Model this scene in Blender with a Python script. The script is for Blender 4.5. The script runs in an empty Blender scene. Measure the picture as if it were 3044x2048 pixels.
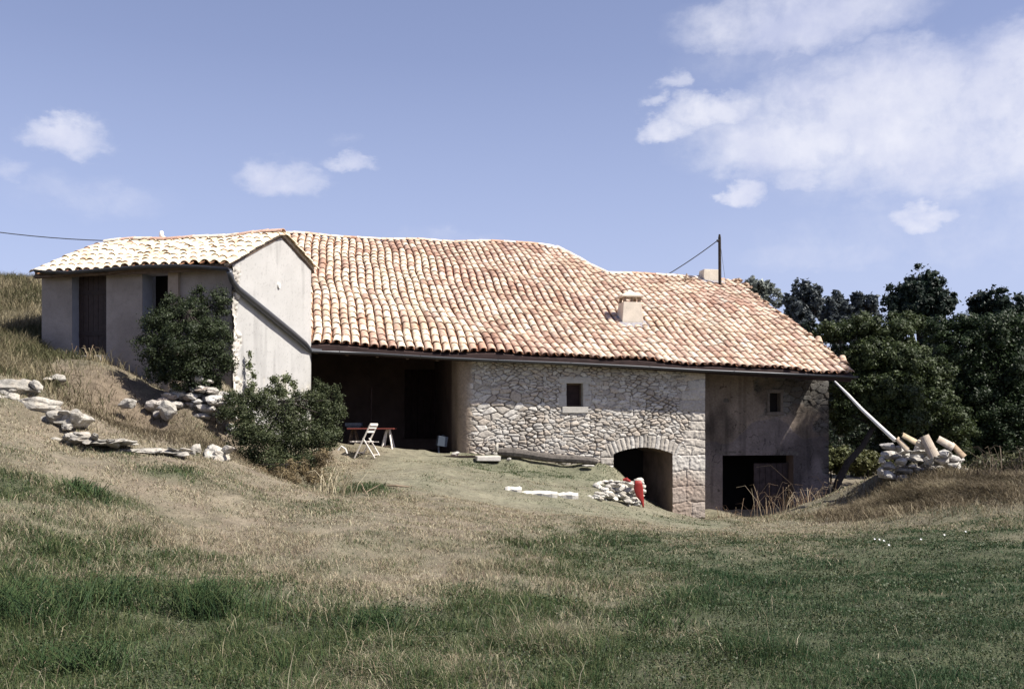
import bpy, math, random
import numpy as np
from mathutils import Vector, Matrix
random.seed(7); rng = np.random.default_rng(7)
S = bpy.context.scene
COL = S.collection
F = 2900.0; CX = 1522.0; HY = 1270.0          # focal length, centre and horizon of the photograph, in its pixels

# ------------------------------------------------------------------ camera
cam_d = bpy.data.cameras.new('camera'); cam = bpy.data.objects.new('camera', cam_d); COL.objects.link(cam)
cam.location = (0, 0, 0); cam.rotation_euler = (math.radians(90), 0, 0)
cam_d.sensor_width = 36; cam_d.lens = F / 3044 * 36; cam_d.shift_y = (HY - 1024) / 3044
cam_d.clip_start = 0.1; cam_d.clip_end = 3000
S.camera = cam

# ------------------------------------------------------------------ light
SUN_AZ = Vector((0.943, -0.333)); SUN_EL = math.radians(51)
sd = Vector((SUN_AZ.x * math.cos(SUN_EL), SUN_AZ.y * math.cos(SUN_EL), math.sin(SUN_EL)))
sl = bpy.data.lights.new('sun', 'SUN'); sl.energy = 5.0; sl.angle = math.radians(0.53); sl.color = (1.0, 0.95, 0.86)
so = bpy.data.objects.new('sun', sl); COL.objects.link(so)
so.rotation_euler = sd.to_track_quat('Z', 'Y').to_euler()
S.view_settings.view_transform = 'Standard'; S.view_settings.look = 'None'
S.view_settings.exposure = 0.85; S.view_settings.gamma = 1.0
S.cycles.max_bounces = 6; S.cycles.diffuse_bounces = 3; S.cycles.transparent_max_bounces = 6

# ------------------------------------------------------------------ node helpers
def N(nt, typ, **kw):
    n = nt.nodes.new(typ)
    for k, v in kw.items(): setattr(n, k, v)
    return n
def inp(nt, sock, v):
    if isinstance(v, bpy.types.NodeSocket): nt.links.new(v, sock)
    else: sock.default_value = v
def M2(nt, op, a, b=0.0, c=0.0):
    n = N(nt, 'ShaderNodeMath', operation=op)
    inp(nt, n.inputs[0], a); inp(nt, n.inputs[1], b); inp(nt, n.inputs[2], c)
    return n.outputs[0]
def RAMP(nt, f, stops, interp='LINEAR'):
    n = N(nt, 'ShaderNodeValToRGB'); n.color_ramp.interpolation = interp
    e = n.color_ramp.elements
    while len(e) < len(stops): e.new(0.5)
    for i, (p, c) in enumerate(stops):
        e[i].position = p; e[i].color = (*c, 1) if len(c) == 3 else c
    nt.links.new(f, n.inputs[0]); return n.outputs[0]
def MIX(nt, f, a, b, mode='MIX'):
    n = N(nt, 'ShaderNodeMix', data_type='RGBA', blend_type=mode)
    inp(nt, n.inputs['Factor'], f)
    for s, v in ((n.inputs[6], a), (n.inputs[7], b)):
        if isinstance(v, tuple) and len(v) == 3: v = (*v, 1)
        inp(nt, s, v)
    return n.outputs[2]
def NOISE(nt, vec, scale, detail=4, rough=0.55, dist=0.0):
    n = N(nt, 'ShaderNodeTexNoise'); inp(nt, n.inputs['Scale'], scale)
    n.inputs['Detail'].default_value = detail; n.inputs['Roughness'].default_value = rough; n.inputs['Distortion'].default_value = dist
    if vec is not None: nt.links.new(vec, n.inputs['Vector'])
    return n.outputs['Fac']

# ------------------------------------------------------------------ world: Nishita sky with clouds set by compass direction
w = bpy.data.worlds.new('World'); S.world = w; w.use_nodes = True
nt = w.node_tree; nt.nodes.clear()
sky = N(nt, 'ShaderNodeTexSky', sky_type='NISHITA'); sky.sun_disc = False
sky.sun_elevation = SUN_EL; sky.sun_rotation = math.atan2(SUN_AZ.x, SUN_AZ.y)
sky.air_density = 1.0; sky.dust_density = 1.6; sky.ozone_density = 1.6; sky.altitude = 700
tc = N(nt, 'ShaderNodeTexCoord'); dirv = tc.outputs['Generated']
sep = N(nt, 'ShaderNodeSeparateXYZ'); nt.links.new(dirv, sep.inputs[0])
az = M2(nt, 'ARCTAN2', sep.outputs[0], sep.outputs[1]); el = M2(nt, 'ARCSINE', sep.outputs[2])
def dist_axis(v, seed, amt1, amt2, s1, s2):
    mp = N(nt, 'ShaderNodeMapping'); mp.inputs['Location'].default_value = (seed, seed * 1.7, seed * .3); mp.inputs['Scale'].default_value = (1, 1, 1.7)
    nt.links.new(dirv, mp.inputs[0])
    a = M2(nt, 'MULTIPLY', M2(nt, 'SUBTRACT', NOISE(nt, mp.outputs[0], s1, 3), .5), amt1)
    b = M2(nt, 'MULTIPLY', M2(nt, 'SUBTRACT', NOISE(nt, mp.outputs[0], s2, 6, .62), .5), amt2)
    return M2(nt, 'ADD', v, M2(nt, 'ADD', a, b))
azd = dist_axis(az, 3.1, .05, .045, 12, 34); eld = dist_axis(el, 8.4, .03, .032, 13, 38)
def cloud_mask(list_):
    acc = None
    for (px, py, rx, ry, k) in list_:      # centres as angles
        X = (px * 1.3058 - CX) / F; Z = (HY - py * 1.3058) / F
        a0 = math.atan(X); e0 = math.atan(Z / math.sqrt(1 + X * X)); rxx = rx * 1.3058 / F; ryy = ry * 1.3058 / F
        u_ = M2(nt, 'DIVIDE', M2(nt, 'SUBTRACT', azd, a0), rxx); v_ = M2(nt, 'DIVIDE', M2(nt, 'SUBTRACT', eld, e0), ryy)
        r2 = M2(nt, 'ADD', M2(nt, 'MULTIPLY', u_, u_), M2(nt, 'MULTIPLY', v_, v_))
        g = M2(nt, 'MULTIPLY', M2(nt, 'SUBTRACT', 1.0, M2(nt, 'MINIMUM', r2, 1.0)), k)
        acc = g if acc is None else M2(nt, 'MAXIMUM', acc, g)
    return acc
clouds = [(2010, 215, 370, 125, .88), (1820, 45, 320, 80, .75), (2330, 210, 290, 150, .9), (1930, 310, 400, 110, .8), (2120, 330, 400, 130, .7),
          (1640, 250, 150, 55, .75), (1530, 295, 80, 40, .6), (1692, 440, 60, 38, .8), (1635, 440, 24, 20, .5), (1525, 185, 45, 30, .45), (1480, 228, 45, 20, .4),
          (1820, 408, 75, 32, .5), (2098, 487, 75, 36, .75), (2200, 492, 60, 14, .25), (155, 306, 112, 50, .66), (645, 402, 122, 54, .66),
          (795, 370, 55, 25, .45), (190, 448, 210, 46, .26), (770, 318, 50, 16, .2), (1000, 545, 200, 25, .22), (1950, 570, 420, 60, .25), (0, 390, 60, 30, .3), (2150, 390, 520, 120, .30), (2250, 520, 700, 120, .24), (1750, 130, 240, 60, .28)]
cm = cloud_mask(clouds)
wisp = NOISE(nt, dirv, 17, 11, .64, .15)
cm2 = M2(nt, 'MULTIPLY', M2(nt, 'MULTIPLY_ADD', wisp, 2.0, -.08), cm)
alpha = RAMP(nt, cm2, [(0.0, (0, 0, 0)), (.13, (.05, .05, .05)), (.36, (.45, .45, .45)), (.60, (.80, .80, .80)), (.95, (1, 1, 1))])
shade = NOISE(nt, dirv, 7, 6, .6)
tint = MIX(nt, 1.0, sky.outputs[0], (1.15, 1.02, 1.19), 'MULTIPLY')
ccol = RAMP(nt, shade, [(.34, (5.9, 6.2, 8.0)), (.60, (8.7, 8.7, 9.4))])
skyc = tint
hz = RAMP(nt, el, [(0.0, (.80, .80, .80)), (.17, (.52, .52, .52)), (.36, (0.26, 0.26, 0.26)), (.8, (0, 0, 0))])
skyc = MIX(nt, hz, skyc, (5.6, 6.35, 8.9))
skyc = MIX(nt, M2(nt, 'MULTIPLY', alpha, .88), skyc, ccol)
bg = N(nt, 'ShaderNodeBackground'); nt.links.new(skyc, bg.inputs[0]); bg.inputs[1].default_value = 0.061
wo = N(nt, 'ShaderNodeOutputWorld'); nt.links.new(bg.outputs[0], wo.inputs[0])

# ------------------------------------------------------------------ object helpers
def tag(o, label=None, cat=None, group=None, kind=None):
    if label: o['label'] = label
    if cat: o['category'] = cat
    if group: o['group'] = group
    if kind: o['kind'] = kind
    return o
def empty(name, loc, label, cat, group=None, rz=0):
    o = bpy.data.objects.new(name, None); COL.objects.link(o); o.location = loc; o.rotation_euler = (0, 0, rz)
    o.empty_display_size = .2
    return tag(o, label, cat, group)
def link(name, me, mat=None, parent=None, world=True):
    o = bpy.data.objects.new(name, me); COL.objects.link(o)
    if mat is not None and not me.materials: me.materials.append(mat)
    if parent is not None:
        o.parent = parent
        if world:
            bpy.context.view_layer.update()
            root = parent
            M = Matrix.Identity(4); ch = []
            while root is not None: ch.append(root); root = root.parent
            for r in reversed(ch): M = M @ r.matrix_basis if r.parent is None else M @ r.matrix_parent_inverse @ r.matrix_basis
            o.matrix_parent_inverse = M.inverted()
    return o
class MB:
    def __init__(s): s.v = []; s.f = []; s.c = []
    def add(s, vs, fs, col=None):
        b = len(s.v); s.v += [tuple(p) for p in vs]; s.f += [tuple(b + i for i in f) for f in fs]
        s.c += [col or (1, 1, 1)] * len(vs)
    def box(s, c, size, R=None, col=None, jit=0):
        R = R or Matrix.Identity(3); c = Vector(c); vs = []
        for z in (-.5, .5):
            for x, y in ((-.5, -.5), (.5, -.5), (.5, .5), (-.5, .5)):
                p = Vector((x * size[0], y * size[1], z * size[2]))
                if jit: p += Vector((random.uniform(-jit, jit) for _ in range(3)))
                vs.append(c + R @ p)
        s.add(vs, [(3, 2, 1, 0), (4, 5, 6, 7), (0, 1, 5, 4), (1, 2, 6, 5), (2, 3, 7, 6), (3, 0, 4, 7)], col)
    def bar(s, a, b, wd, th, up=(0, 0, 1), col=None):
        a, b = Vector(a), Vector(b); d = (b - a); L = d.length; d.normalize()
        x = d.cross(Vector(up)); 
        if x.length < 1e-4: x = d.cross(Vector((0, 1, 0)))
        x.normalize(); y = x.cross(d)
        R = Matrix((x, y, d)).transposed()
        s.box((a + b) / 2, (wd, th, L), R, col)
    def tube(s, pts, rad, n=8, col=None, cap=True):
        pts = [Vector(p) for p in pts]; rs = rad if isinstance(rad, (list, tuple)) else [rad] * len(pts)
        vs = []; fs = []; px_ = None
        for i, p in enumerate(pts):
            d = (pts[min(i + 1, len(pts) - 1)] - pts[max(i - 1, 0)]).normalized()
            x = d.cross(Vector((0, 0, 1))) if px_ is None else px_ - d * px_.dot(d)
            if x.length < 1e-3: x = d.cross(Vector((0, 1, 0)))
            x.normalize(); px_ = x; y = d.cross(x)
            for k in range(n):
                t = 2 * math.pi * k / n; vs.append(p + (x * math.cos(t) + y * math.sin(t)) * rs[i])
        for i in range(len(pts) - 1):
            for k in range(n):
                a = i * n + k; b = i * n + (k + 1) % n; fs.append((a, b, b + n, a + n))
        if cap: fs.append(tuple(range(n - 1, -1, -1))); fs.append(tuple((len(pts) - 1) * n + k for k in range(n)))
        s.add(vs, fs, col)
    def build(s, name, mat, parent=None, smooth=False, bevel=0):
        me = bpy.data.meshes.new(name); me.from_pydata(s.v, [], s.f)
        ca = me.color_attributes.new('tint', 'FLOAT_COLOR', 'POINT')
        ca.data.foreach_set('color', np.c_[np.array(s.c, float), np.ones(len(s.c))].ravel())
        if smooth: me.shade_smooth()
        o = link(name, me, mat, parent)
        if bevel:
            m = o.modifiers.new('b', 'BEVEL'); m.width = bevel; m.segments = 2; m.limit_method = 'ANGLE'
        return o
def np_mesh(name, V, tris=None, quads=None, col=None, smooth=False):
    me = bpy.data.meshes.new(name); V = np.asarray(V, np.float32)
    me.vertices.add(len(V)); me.vertices.foreach_set('co', V.ravel())
    idx = []; starts = []; tot = 0
    if quads is not None and len(quads):
        q = np.asarray(quads, np.int32); idx.append(q.ravel()); starts.append(np.arange(len(q)) * 4); tot = len(q) * 4
    if tris is not None and len(tris):
        t = np.asarray(tris, np.int32); idx.append(t.ravel()); starts.append(tot + np.arange(len(t)) * 3)
    idx = np.concatenate(idx).astype(np.int32); starts = np.concatenate(starts).astype(np.int32)
    me.loops.add(len(idx)); me.loops.foreach_set('vertex_index', idx)
    me.polygons.add(len(starts)); me.polygons.foreach_set('loop_start', starts)
    if smooth: me.polygons.foreach_set('use_smooth', np.ones(len(starts), bool))
    if col is not None:
        ca = me.color_attributes.new('tint', 'FLOAT_COLOR', 'POINT')
        ca.data.foreach_set('color', np.c_[np.asarray(col, np.float32), np.ones(len(V), np.float32)].ravel())
    me.update(calc_edges=True); me.validate(); return me

# value noise in numpy
def _h(i, j, s):
    n = (i.astype(np.int64) * 374761393 + j.astype(np.int64) * 668265263 + s * 974634721) & 0xffffffff
    n = ((n ^ (n >> 13)) * 1274126177) & 0xffffffff
    return ((n ^ (n >> 16)) & 0xffff) / 65535.0
def vn(x, y, s=0):
    x = np.asarray(x, float); y = np.asarray(y, float)
    i = np.floor(x); j = np.floor(y); fx = x - i; fy = y - j; fx = fx * fx * (3 - 2 * fx); fy = fy * fy * (3 - 2 * fy)
    a = _h(i, j, s); b = _h(i + 1, j, s); c = _h(i, j + 1, s); d = _h(i + 1, j + 1, s)
    return a + (b - a) * fx + (c - a) * fy + (a - b - c + d) * fx * fy
def fbm(x, y, s=0, o=4):
    t = 0; a = .5; n = 0
    for k in range(o): t = t + a * vn(x * 2 ** k, y * 2 ** k, s + k * 17); n += a; a *= .5
    return t / n
def sstep(a, b, x): t = np.clip((x - a) / (b - a), 0, 1); return t * t * (3 - 2 * t)

def at(px, py, D): return Vector(((px - CX) / F * D, D, (HY - py) / F * D))

# ------------------------------------------------------------------ materials
def mat(name, base=(.5, .5, .5), rough=.85, tint=False, noise=None, bump=0.0, bscale=40, spec=.3, metal=0, coords='Object', trans=0.0):
    m = bpy.data.materials.new(name); m.use_nodes = True; nt = m.node_tree; p = nt.nodes['Principled BSDF']
    p.inputs['Roughness'].default_value = rough; p.inputs['Specular IOR Level'].default_value = spec; p.inputs['Metallic'].default_value = metal
    tc = N(nt, 'ShaderNodeTexCoord'); v = tc.outputs[coords]
    c = None
    if tint:
        a = N(nt, 'ShaderNodeAttribute', attribute_name='tint'); c = a.outputs['Color']
        if base != (1, 1, 1): c = MIX(nt, 1.0, c, base, 'MULTIPLY')
    if noise:
        for (sc, stops, amt, mode) in noise:
            r = RAMP(nt, NOISE(nt, v, sc, 6, .6), stops)
            c = MIX(nt, amt, c if c is not None else base, r, mode)
    if c is None: p.inputs['Base Color'].default_value = (*base, 1)
    else: nt.links.new(c, p.inputs['Base Color'])
    if bump:
        b = N(nt, 'ShaderNodeBump'); b.inputs['Strength'].default_value = 1; b.inputs['Distance'].default_value = bump
        nt.links.new(NOISE(nt, v, bscale, 6, .65), b.inputs['Height']); nt.links.new(b.outputs[0], p.inputs['Normal'])
    if trans:
        t = N(nt, 'ShaderNodeBsdfTranslucent'); mx = N(nt, 'ShaderNodeMixShader'); mx.inputs[0].default_value = trans
        if c is not None: nt.links.new(c, t.inputs[0])
        else: t.inputs[0].default_value = (*base, 1)
        nt.links.new(p.outputs[0], mx.inputs[1]); nt.links.new(t.outputs[0], mx.inputs[2])
        nt.links.new(mx.outputs[0], nt.nodes['Material Output'].inputs[0])
    return m
G = lambda a: (a, a, a)
m_tile = mat('roof_tile', (1, 1, 1), .9, True, [(1.1, [(.38, (.76, .69, .64)), (.6, (1.04, 1.04, 1.04))], .8, 'MULTIPLY'), (7, [(.32, (.52, .44, .38)), (.50, (1.05, 1.05, 1.05))], .8, 'MULTIPLY'), (45, [(.35, G(.75)), (.6, G(1.1))], .5, 'MULTIPLY'), (3.2, [(.5, (1, 1, 1)), (.72, (.90, .72, .62))], .7, 'MULTIPLY')], .006, 60)
m_mortar = mat('mortar', (.60, .54, .46), .95, False, [(12, [(.3, G(.7)), (.6, G(1.1))], .7, 'MULTIPLY')], .008, 50)
m_render = mat('pale_render', (.38, .365, .345), .95, False, [(1.1, [(.35, G(.86)), (.65, G(1.06))], .8, 'MULTIPLY'), (28, [(.32, G(.74)), (.5, G(1.03))], .5, 'MULTIPLY'), (140, [(.3, G(.82)), (.6, G(1.08))], .6, 'MULTIPLY')], .006, 90)
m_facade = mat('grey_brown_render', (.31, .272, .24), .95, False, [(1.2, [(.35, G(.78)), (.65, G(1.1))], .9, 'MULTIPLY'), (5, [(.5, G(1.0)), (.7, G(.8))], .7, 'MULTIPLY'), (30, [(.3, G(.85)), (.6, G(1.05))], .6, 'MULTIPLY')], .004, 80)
m_stone = mat('rubble_stone', (1, 1, 1), .95, True, [(18, [(.3, G(.66)), (.6, G(1.1))], .75, 'MULTIPLY'), (90, [(.3, G(.72)), (.6, G(1.12))], .6, 'MULTIPLY')], .006, 60)
m_lime = mat('limestone', (.41, .385, .34), .95, False, [(2.5, [(.32, G(.42)), (.6, G(1.1))], .95, 'MULTIPLY'), (22, [(.3, G(.55)), (.55, G(1.12))], .8, 'MULTIPLY'), (5, [(.5, (1, 1, 1)), (.75, (.80, .70, .58))], .8, 'MULTIPLY')], .02, 26)
m_limet = mat('limestone_tinted', (1, 1, 1), .95, True, [(4, [(.3, G(.6)), (.6, G(1.08))], .8, 'MULTIPLY'), (26, [(.3, G(.6)), (.55, G(1.1))], .7, 'MULTIPLY')], .014, 30)
m_slab = mat('dressed_stone', (.46, .435, .395), .95, False, [(10, [(.3, G(.75)), (.6, G(1.05))], .7, 'MULTIPLY'), (60, [(.3, G(.8)), (.6, G(1.05))], .6, 'MULTIPLY')], .006, 40)
m_kerb = mat('white_kerb', (.56, .535, .48), .95, False, [(12, [(.3, G(.7)), (.6, G(1.05))], .7, 'MULTIPLY')], .008, 40)
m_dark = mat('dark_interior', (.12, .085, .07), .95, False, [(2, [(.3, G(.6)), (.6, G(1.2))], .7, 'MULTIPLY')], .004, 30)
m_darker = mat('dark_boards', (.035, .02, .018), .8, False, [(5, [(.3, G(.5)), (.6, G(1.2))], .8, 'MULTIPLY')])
m_black = mat('unlit_room', (.02, .017, .016), .95)  # near-black colour supplies the darkness behind openings and in the pit
m_gutter = mat('grey_gutter', (.065, .068, .078), .42, False, [(20, [(.3, G(.8)), (.6, G(1.15))], .5, 'MULTIPLY')], spec=.6, metal=.35)
m_wood = mat('weathered_wood', (.12, .085, .06), .85, False, [(8, [(.3, G(.5)), (.6, G(1.2))], .8, 'MULTIPLY')], .004, 40)
m_greywood = mat('grey_wood', (.10, .088, .078), .9, False, [(12, [(.3, G(.45)), (.6, G(1.2))], .9, 'MULTIPLY')], .012, 22)
m_door = mat('brown_door', (.036, .024, .021), .6, True, [(10, [(.3, G(.6)), (.6, G(1.3))], .6, 'MULTIPLY')])
m_white = mat('white_paint', (.72, .70, .66), .6, False, [(14, [(.3, G(.82)), (.6, G(1.03))], .6, 'MULTIPLY')])
m_chairw = mat('pale_wood', (.68, .63, .57), .6, False, [(16, [(.3, G(.7)), (.6, G(1.05))], .6, 'MULTIPLY')])
m_red = mat('red_paint', (.26, .022, .018), .5, False, [(14, [(.3, G(.75)), (.6, G(1.05))], .6, 'MULTIPLY')])
m_redtop = mat('red_board', (.16, .04, .03), .6)
m_blue = mat('blue_grey_metal', (.065, .08, .105), .5, metal=.2)
m_lead = mat('lead_flashing', (.26, .25, .27), .6, False, [(14, [(.3, G(.6)), (.6, G(1.2))], .8, 'MULTIPLY')], .006, 30)
m_bark = mat('bark', (.032, .026, .022), .95, False, [(14, [(.3, G(.5)), (.6, G(1.3))], .8, 'MULTIPLY')], .01, 30)
m_leaf = mat('leaves', (1, 1, 1), .55, True, spec=.25, trans=.22)
m_grass = mat('grass_blades', (1, 1, 1), .7, True, spec=.15, trans=.25)
m_stick = mat('dry_stick', (.30, .23, .16), .9)
m_wire = mat('wire', (.05, .05, .055), .6)
m_petal = mat('petals', (.8, .8, .78), .6)

# ------------------------------------------------------------------ plan frames of the two buildings
ev = Vector((0.980, 0.199)); nv = Vector((-0.199, 0.980)); E0 = Vector((-4.97, 24.0))       # farmhouse: along the eave, into the house
an = Vector((-0.967, 0.256)); bn = Vector((0.256, 0.967)); A0 = Vector((-5.90, 20.5))        # annex: along its facade, into it
def Wm(u, v, z): p = E0 + ev * u + nv * v; return Vector((p.x, p.y, z))
def Wa(t, v, z): p = A0 + an * t + bn * v; return Vector((p.x, p.y, z))
def hit(px, py, O, d, nn, off):
    k = (px - CX) / F; P = O + nn * off        # (k*D, D) = P + s*d
    s = (k * P.y - P.x) / (d.x - k * d.y); D = P.y + s * d.y
    return s, (HY - py) / F * D
wm = lambda px, py, off=.3: hit(px, py, E0, ev, nv, off)
wa = lambda px, py, off=0.: hit(px, py, A0, an, bn, off)
_ep = [(921, 1026), (1306, 1049), (1698, 1064), (2089, 1089), (2533, 1116)]
_eu = [wm(px, py, 0.) for px, py in _ep]
EU = np.array([a for a, b in _eu]); EZ = np.array([b for a, b in _eu])
def ze(u): return np.interp(u, EU, EZ)
SL = .48
# roof top line in (u, v)
TOPU = np.array([-1.6, 8.8, 9.75, 16.0]); TOPV = np.array([9.1, 9.95, 7.35, 7.75])
UMAX = _eu[-1][0]

# ------------------------------------------------------------------ terrain
ctl = [(-400, 836, 34), (0, 836, 29), (60, 842, 27), (120, 870, 25.5), (-300, 900, 24), (0, 930, 24), (135, 1000, 22.2), (0, 1040, 20), (60, 1070, 19.5), (200, 1068, 21), (300, 1078, 20.6), (420, 1135, 20.2),
       (330, 1130, 19.2), (150, 1130, 18.5), (0, 1120, 16.6), (100, 1190, 16.2), (230, 1260, 16.2), (-300, 1100, 16),
       (450, 1150, 19.9), (560, 1175, 20.2), (470, 1250, 18.8), (560, 1270, 18.5), (640, 1298, 18.6), (300, 1210, 18.3), (600, 1245, 19.0), (680, 1250, 19.8), (400, 1285, 17.3), (620, 1330, 17.2), (700, 1300, 19.6),
       (0, 1250, 15.2), (250, 1330, 15.2), (0, 1330, 13.5), (450, 1370, 15), (600, 1388, 15.5), (730, 1425, 15.5), (800, 1425, 17.8), (880, 1372, 21.5), (960, 1362, 23.2),
       (1100, 1360, 24.0), (1300, 1352, 24.8), (1391, 1347, 25.3), (1550, 1362, 25.5), (1700, 1376, 25.9), (1815, 1388, 26.2), (1830, 1398, 25.9),
       (1250, 1400, 21.5), (1500, 1400, 23.5), (1700, 1420, 23.5), (1780, 1440, 22.8),
       (1100, 1440, 19.2), (1350, 1460, 19.6), (1500, 1470, 20.3), (1640, 1472, 20.8), (1740, 1475, 21.2), (1860, 1520, 21.0), (1780, 1432, 24.4), (1850, 1440, 24.0),
       (1960, 1530, 24.0), (1930, 1500, 25.9), (1990, 1530, 26.6), (2100, 1534, 26.9), (1900, 1545, 19.6), (2000, 1545, 21), (2150, 1548, 23), (2300, 1530, 26.5), (2460, 1490, 27.8), (2400, 1500, 29.5),
       (1350, 1530, 16.4), (1600, 1545, 17), (1800, 1560, 17), (1000, 1500, 15.5), (1200, 1560, 13.5),
       (2520, 1465, 26), (2560, 1430, 31), (2500, 1440, 34), (2600, 1500, 22), (2700, 1478, 21.2), (2640, 1415, 23), (2850, 1408, 22.8), (2950, 1412, 22), (3044, 1415, 21.5), (3044, 1480, 18.5), (2800, 1540, 18), (3200, 1440, 22),
       (2450, 1560, 20), (2300, 1600, 17), (2650, 1600, 16), (3044, 1590, 15), (2300, 1700, 12.6), (3044, 1720, 10.8), (2700, 1750, 10.5),
       (0, 1500, 11.2), (400, 1480, 13), (800, 1540, 13.5), (0, 1700, 9), (600, 1700, 10.5), (1200, 1720, 10.8), (1700, 1700, 12), (1700, 1850, 8.4),
       (0, 2048, 6.6), (800, 2048, 6.4), (1522, 2048, 6.1), (2300, 2048, 6.1), (3044, 2048, 6.1), (3044, 1880, 8)]
P3 = [tuple(at(*c)) for c in ctl]
P3 += [(0, 0, -1.6), (-4, 2, -1.5), (5, 2, -1.6), (0, -8, -1.7), (-12, 8, -.6), (12, 8, -1.6), (-14, 18, .9), (20, 20, -1.2), (24, 34, -2.2), (10, 40, -2.3), (-5, 40, .5), (-20, 34, 4.6), (-20, 45, 5.2),
       (-9, 30, 2.6), (-14, 25, 3.6), (20, 50, -2.5), (-35, 20, 4), (-30, 5, 1), (30, 8, -1.8), (40, 60, -2)]
P3 = np.array(P3); MQ = .6
_d = np.sqrt(((P3[:, None, :2] - P3[None, :, :2]) ** 2).sum(-1) + MQ * MQ)
_n = len(P3); _A = np.zeros((_n + 1, _n + 1)); _A[:_n, :_n] = -_d + np.eye(_n) * .02 * -1; _A[_n, :_n] = 1; _A[:_n, _n] = 1
_sol = np.linalg.solve(_A, np.r_[P3[:, 2], 0])
def gz(x, y, rough=True):
    x = np.atleast_1d(np.asarray(x, float)); y = np.atleast_1d(np.asarray(y, float)); sh = x.shape; x = x.ravel(); y = y.ravel()
    z = np.empty_like(x)
    for i in range(0, len(x), 20000):
        d = np.sqrt((x[i:i + 20000, None] - P3[None, :, 0]) ** 2 + (y[i:i + 20000, None] - P3[None, :, 1]) ** 2 + MQ * MQ)
        z[i:i + 20000] = -d @ _sol[:_n] + _sol[_n]
    r = np.hypot(x, y - 15); f = sstep(38, 110, r)
    base = np.where(x < -6, 3.5, -2.5); z = z * (1 - f) + base * f
    if rough: z = z + (fbm(x * .9, y * .9, 5, 3) - .5) * .22 * (1 - f) * sstep(3, 9, y + 4) + (fbm(x * 4, y * 4, 9, 2) - .5) * .06
    return z.reshape(sh)
def gz1(x, y): return float(gz(x, y)[0])
def gpt(px, D, dz=0): x = (px - CX) / F * D; return Vector((x, D, gz1(x, D) + dz))

def in_main(x, y, m=.0):
    rx = x - E0.x; ry = y - E0.y; u = rx * ev.x + ry * ev.y; v = rx * nv.x + ry * nv.y
    return ((u > -.9 + m) & (u < 13.75 - m) & (v > .45 + m) & (v < 13)) & ~((u > 8.85) & (v < 1.68 + m))
def in_annex(x, y, m=.0):
    rx = x - A0.x; ry = y - A0.y; t = rx * an.x + ry * an.y; v = rx * bn.x + ry * bn.y
    return (t > m) & (t < 4.7 - m) & (v > m) & (v < 3.6 - m)

# greenness of the vegetation by place (0 dry straw .. 1 green)
_gp = [(0, 1800, 8, 1.6, .9), (150, 1950, 7, 1.5, 1.), (620, 1800, 9, 1.1, .95), (620, 1950, 7.3, 1.4, .8), (300, 1650, 10.5, 1.2, .6), (1100, 1870, 8, .7, .8), (1300, 1900, 7.6, .9, .7),
       (1500, 1800, 9.2, .9, .6), (3044, 1800, 9.5, 2.6, 1.), (2700, 1820, 9.5, 2.2, 1.), (2400, 1700, 12, 2.6, .85), (2900, 1680, 12.5, 2.8, .9), (2300, 1850, 8.8, 1.6, .7), (2500, 2000, 7, 1.6, .7), (2900, 2000, 7, 1.5, .8), (1750, 1640, 14, 1.5, .55),
       (1500, 1392, 24, 1.2, .75), (1700, 1400, 24.4, 1.2, .7), (1080, 1450, 18.6, .6, .9), (540, 1400, 14.5, .3, .6), (300, 1350, 15, .2, .7), (390, 1345, 15.2, .2, .7), (460, 1420, 14.2, .25, .7),
       (250, 1500, 12.5, .5, .7), (0, 1480, 11.8, .6, .8), (2000, 1620, 15, 1.5, .5), (2700, 1590, 16.5, 1.8, .6), (1900, 1950, 7.4, .8, .35), (1650, 2030, 6.4, 1.0, .6), (1000, 1660, 11, .6, .35)]
def greenness(x, y):
    g = np.zeros_like(x) + .05
    for (px, py, D, r, a) in _gp:
        cx = (px - CX) / F * D; q = np.exp(-(((x - cx) / r) ** 2 + ((y - D) / (r * 1.25)) ** 2)); g = np.maximum(g, q * a)
    g = g + (fbm(x * 1.1, y * 1.1, 31, 4) - .5) * .9 + (fbm(x * 5, y * 5, 77, 2) - .5) * .45
    g = g + .22 * (1 - sstep(8, 12, y)) + .10 + .22 * sstep(-1, 3, x) * (1 - sstep(15, 20, y)) + .30 * sstep(18, 20.5, y) * sstep(-3, -1, x) * (1 - sstep(4, 6, x)) + .05
    return np.clip(g, 0, 1)
def short_zone(x, y):      # mown / trodden terrace in front of the farmhouse
    a = sstep(17.5, 19.5, y + .15 * x) * sstep(-4.2, -3.2, x - (y - 20) * .1) * (1 - .75 * sstep(3.5, 5.5, x)) * (1 - sstep(8.5, 10.5, x))
    return a

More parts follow.
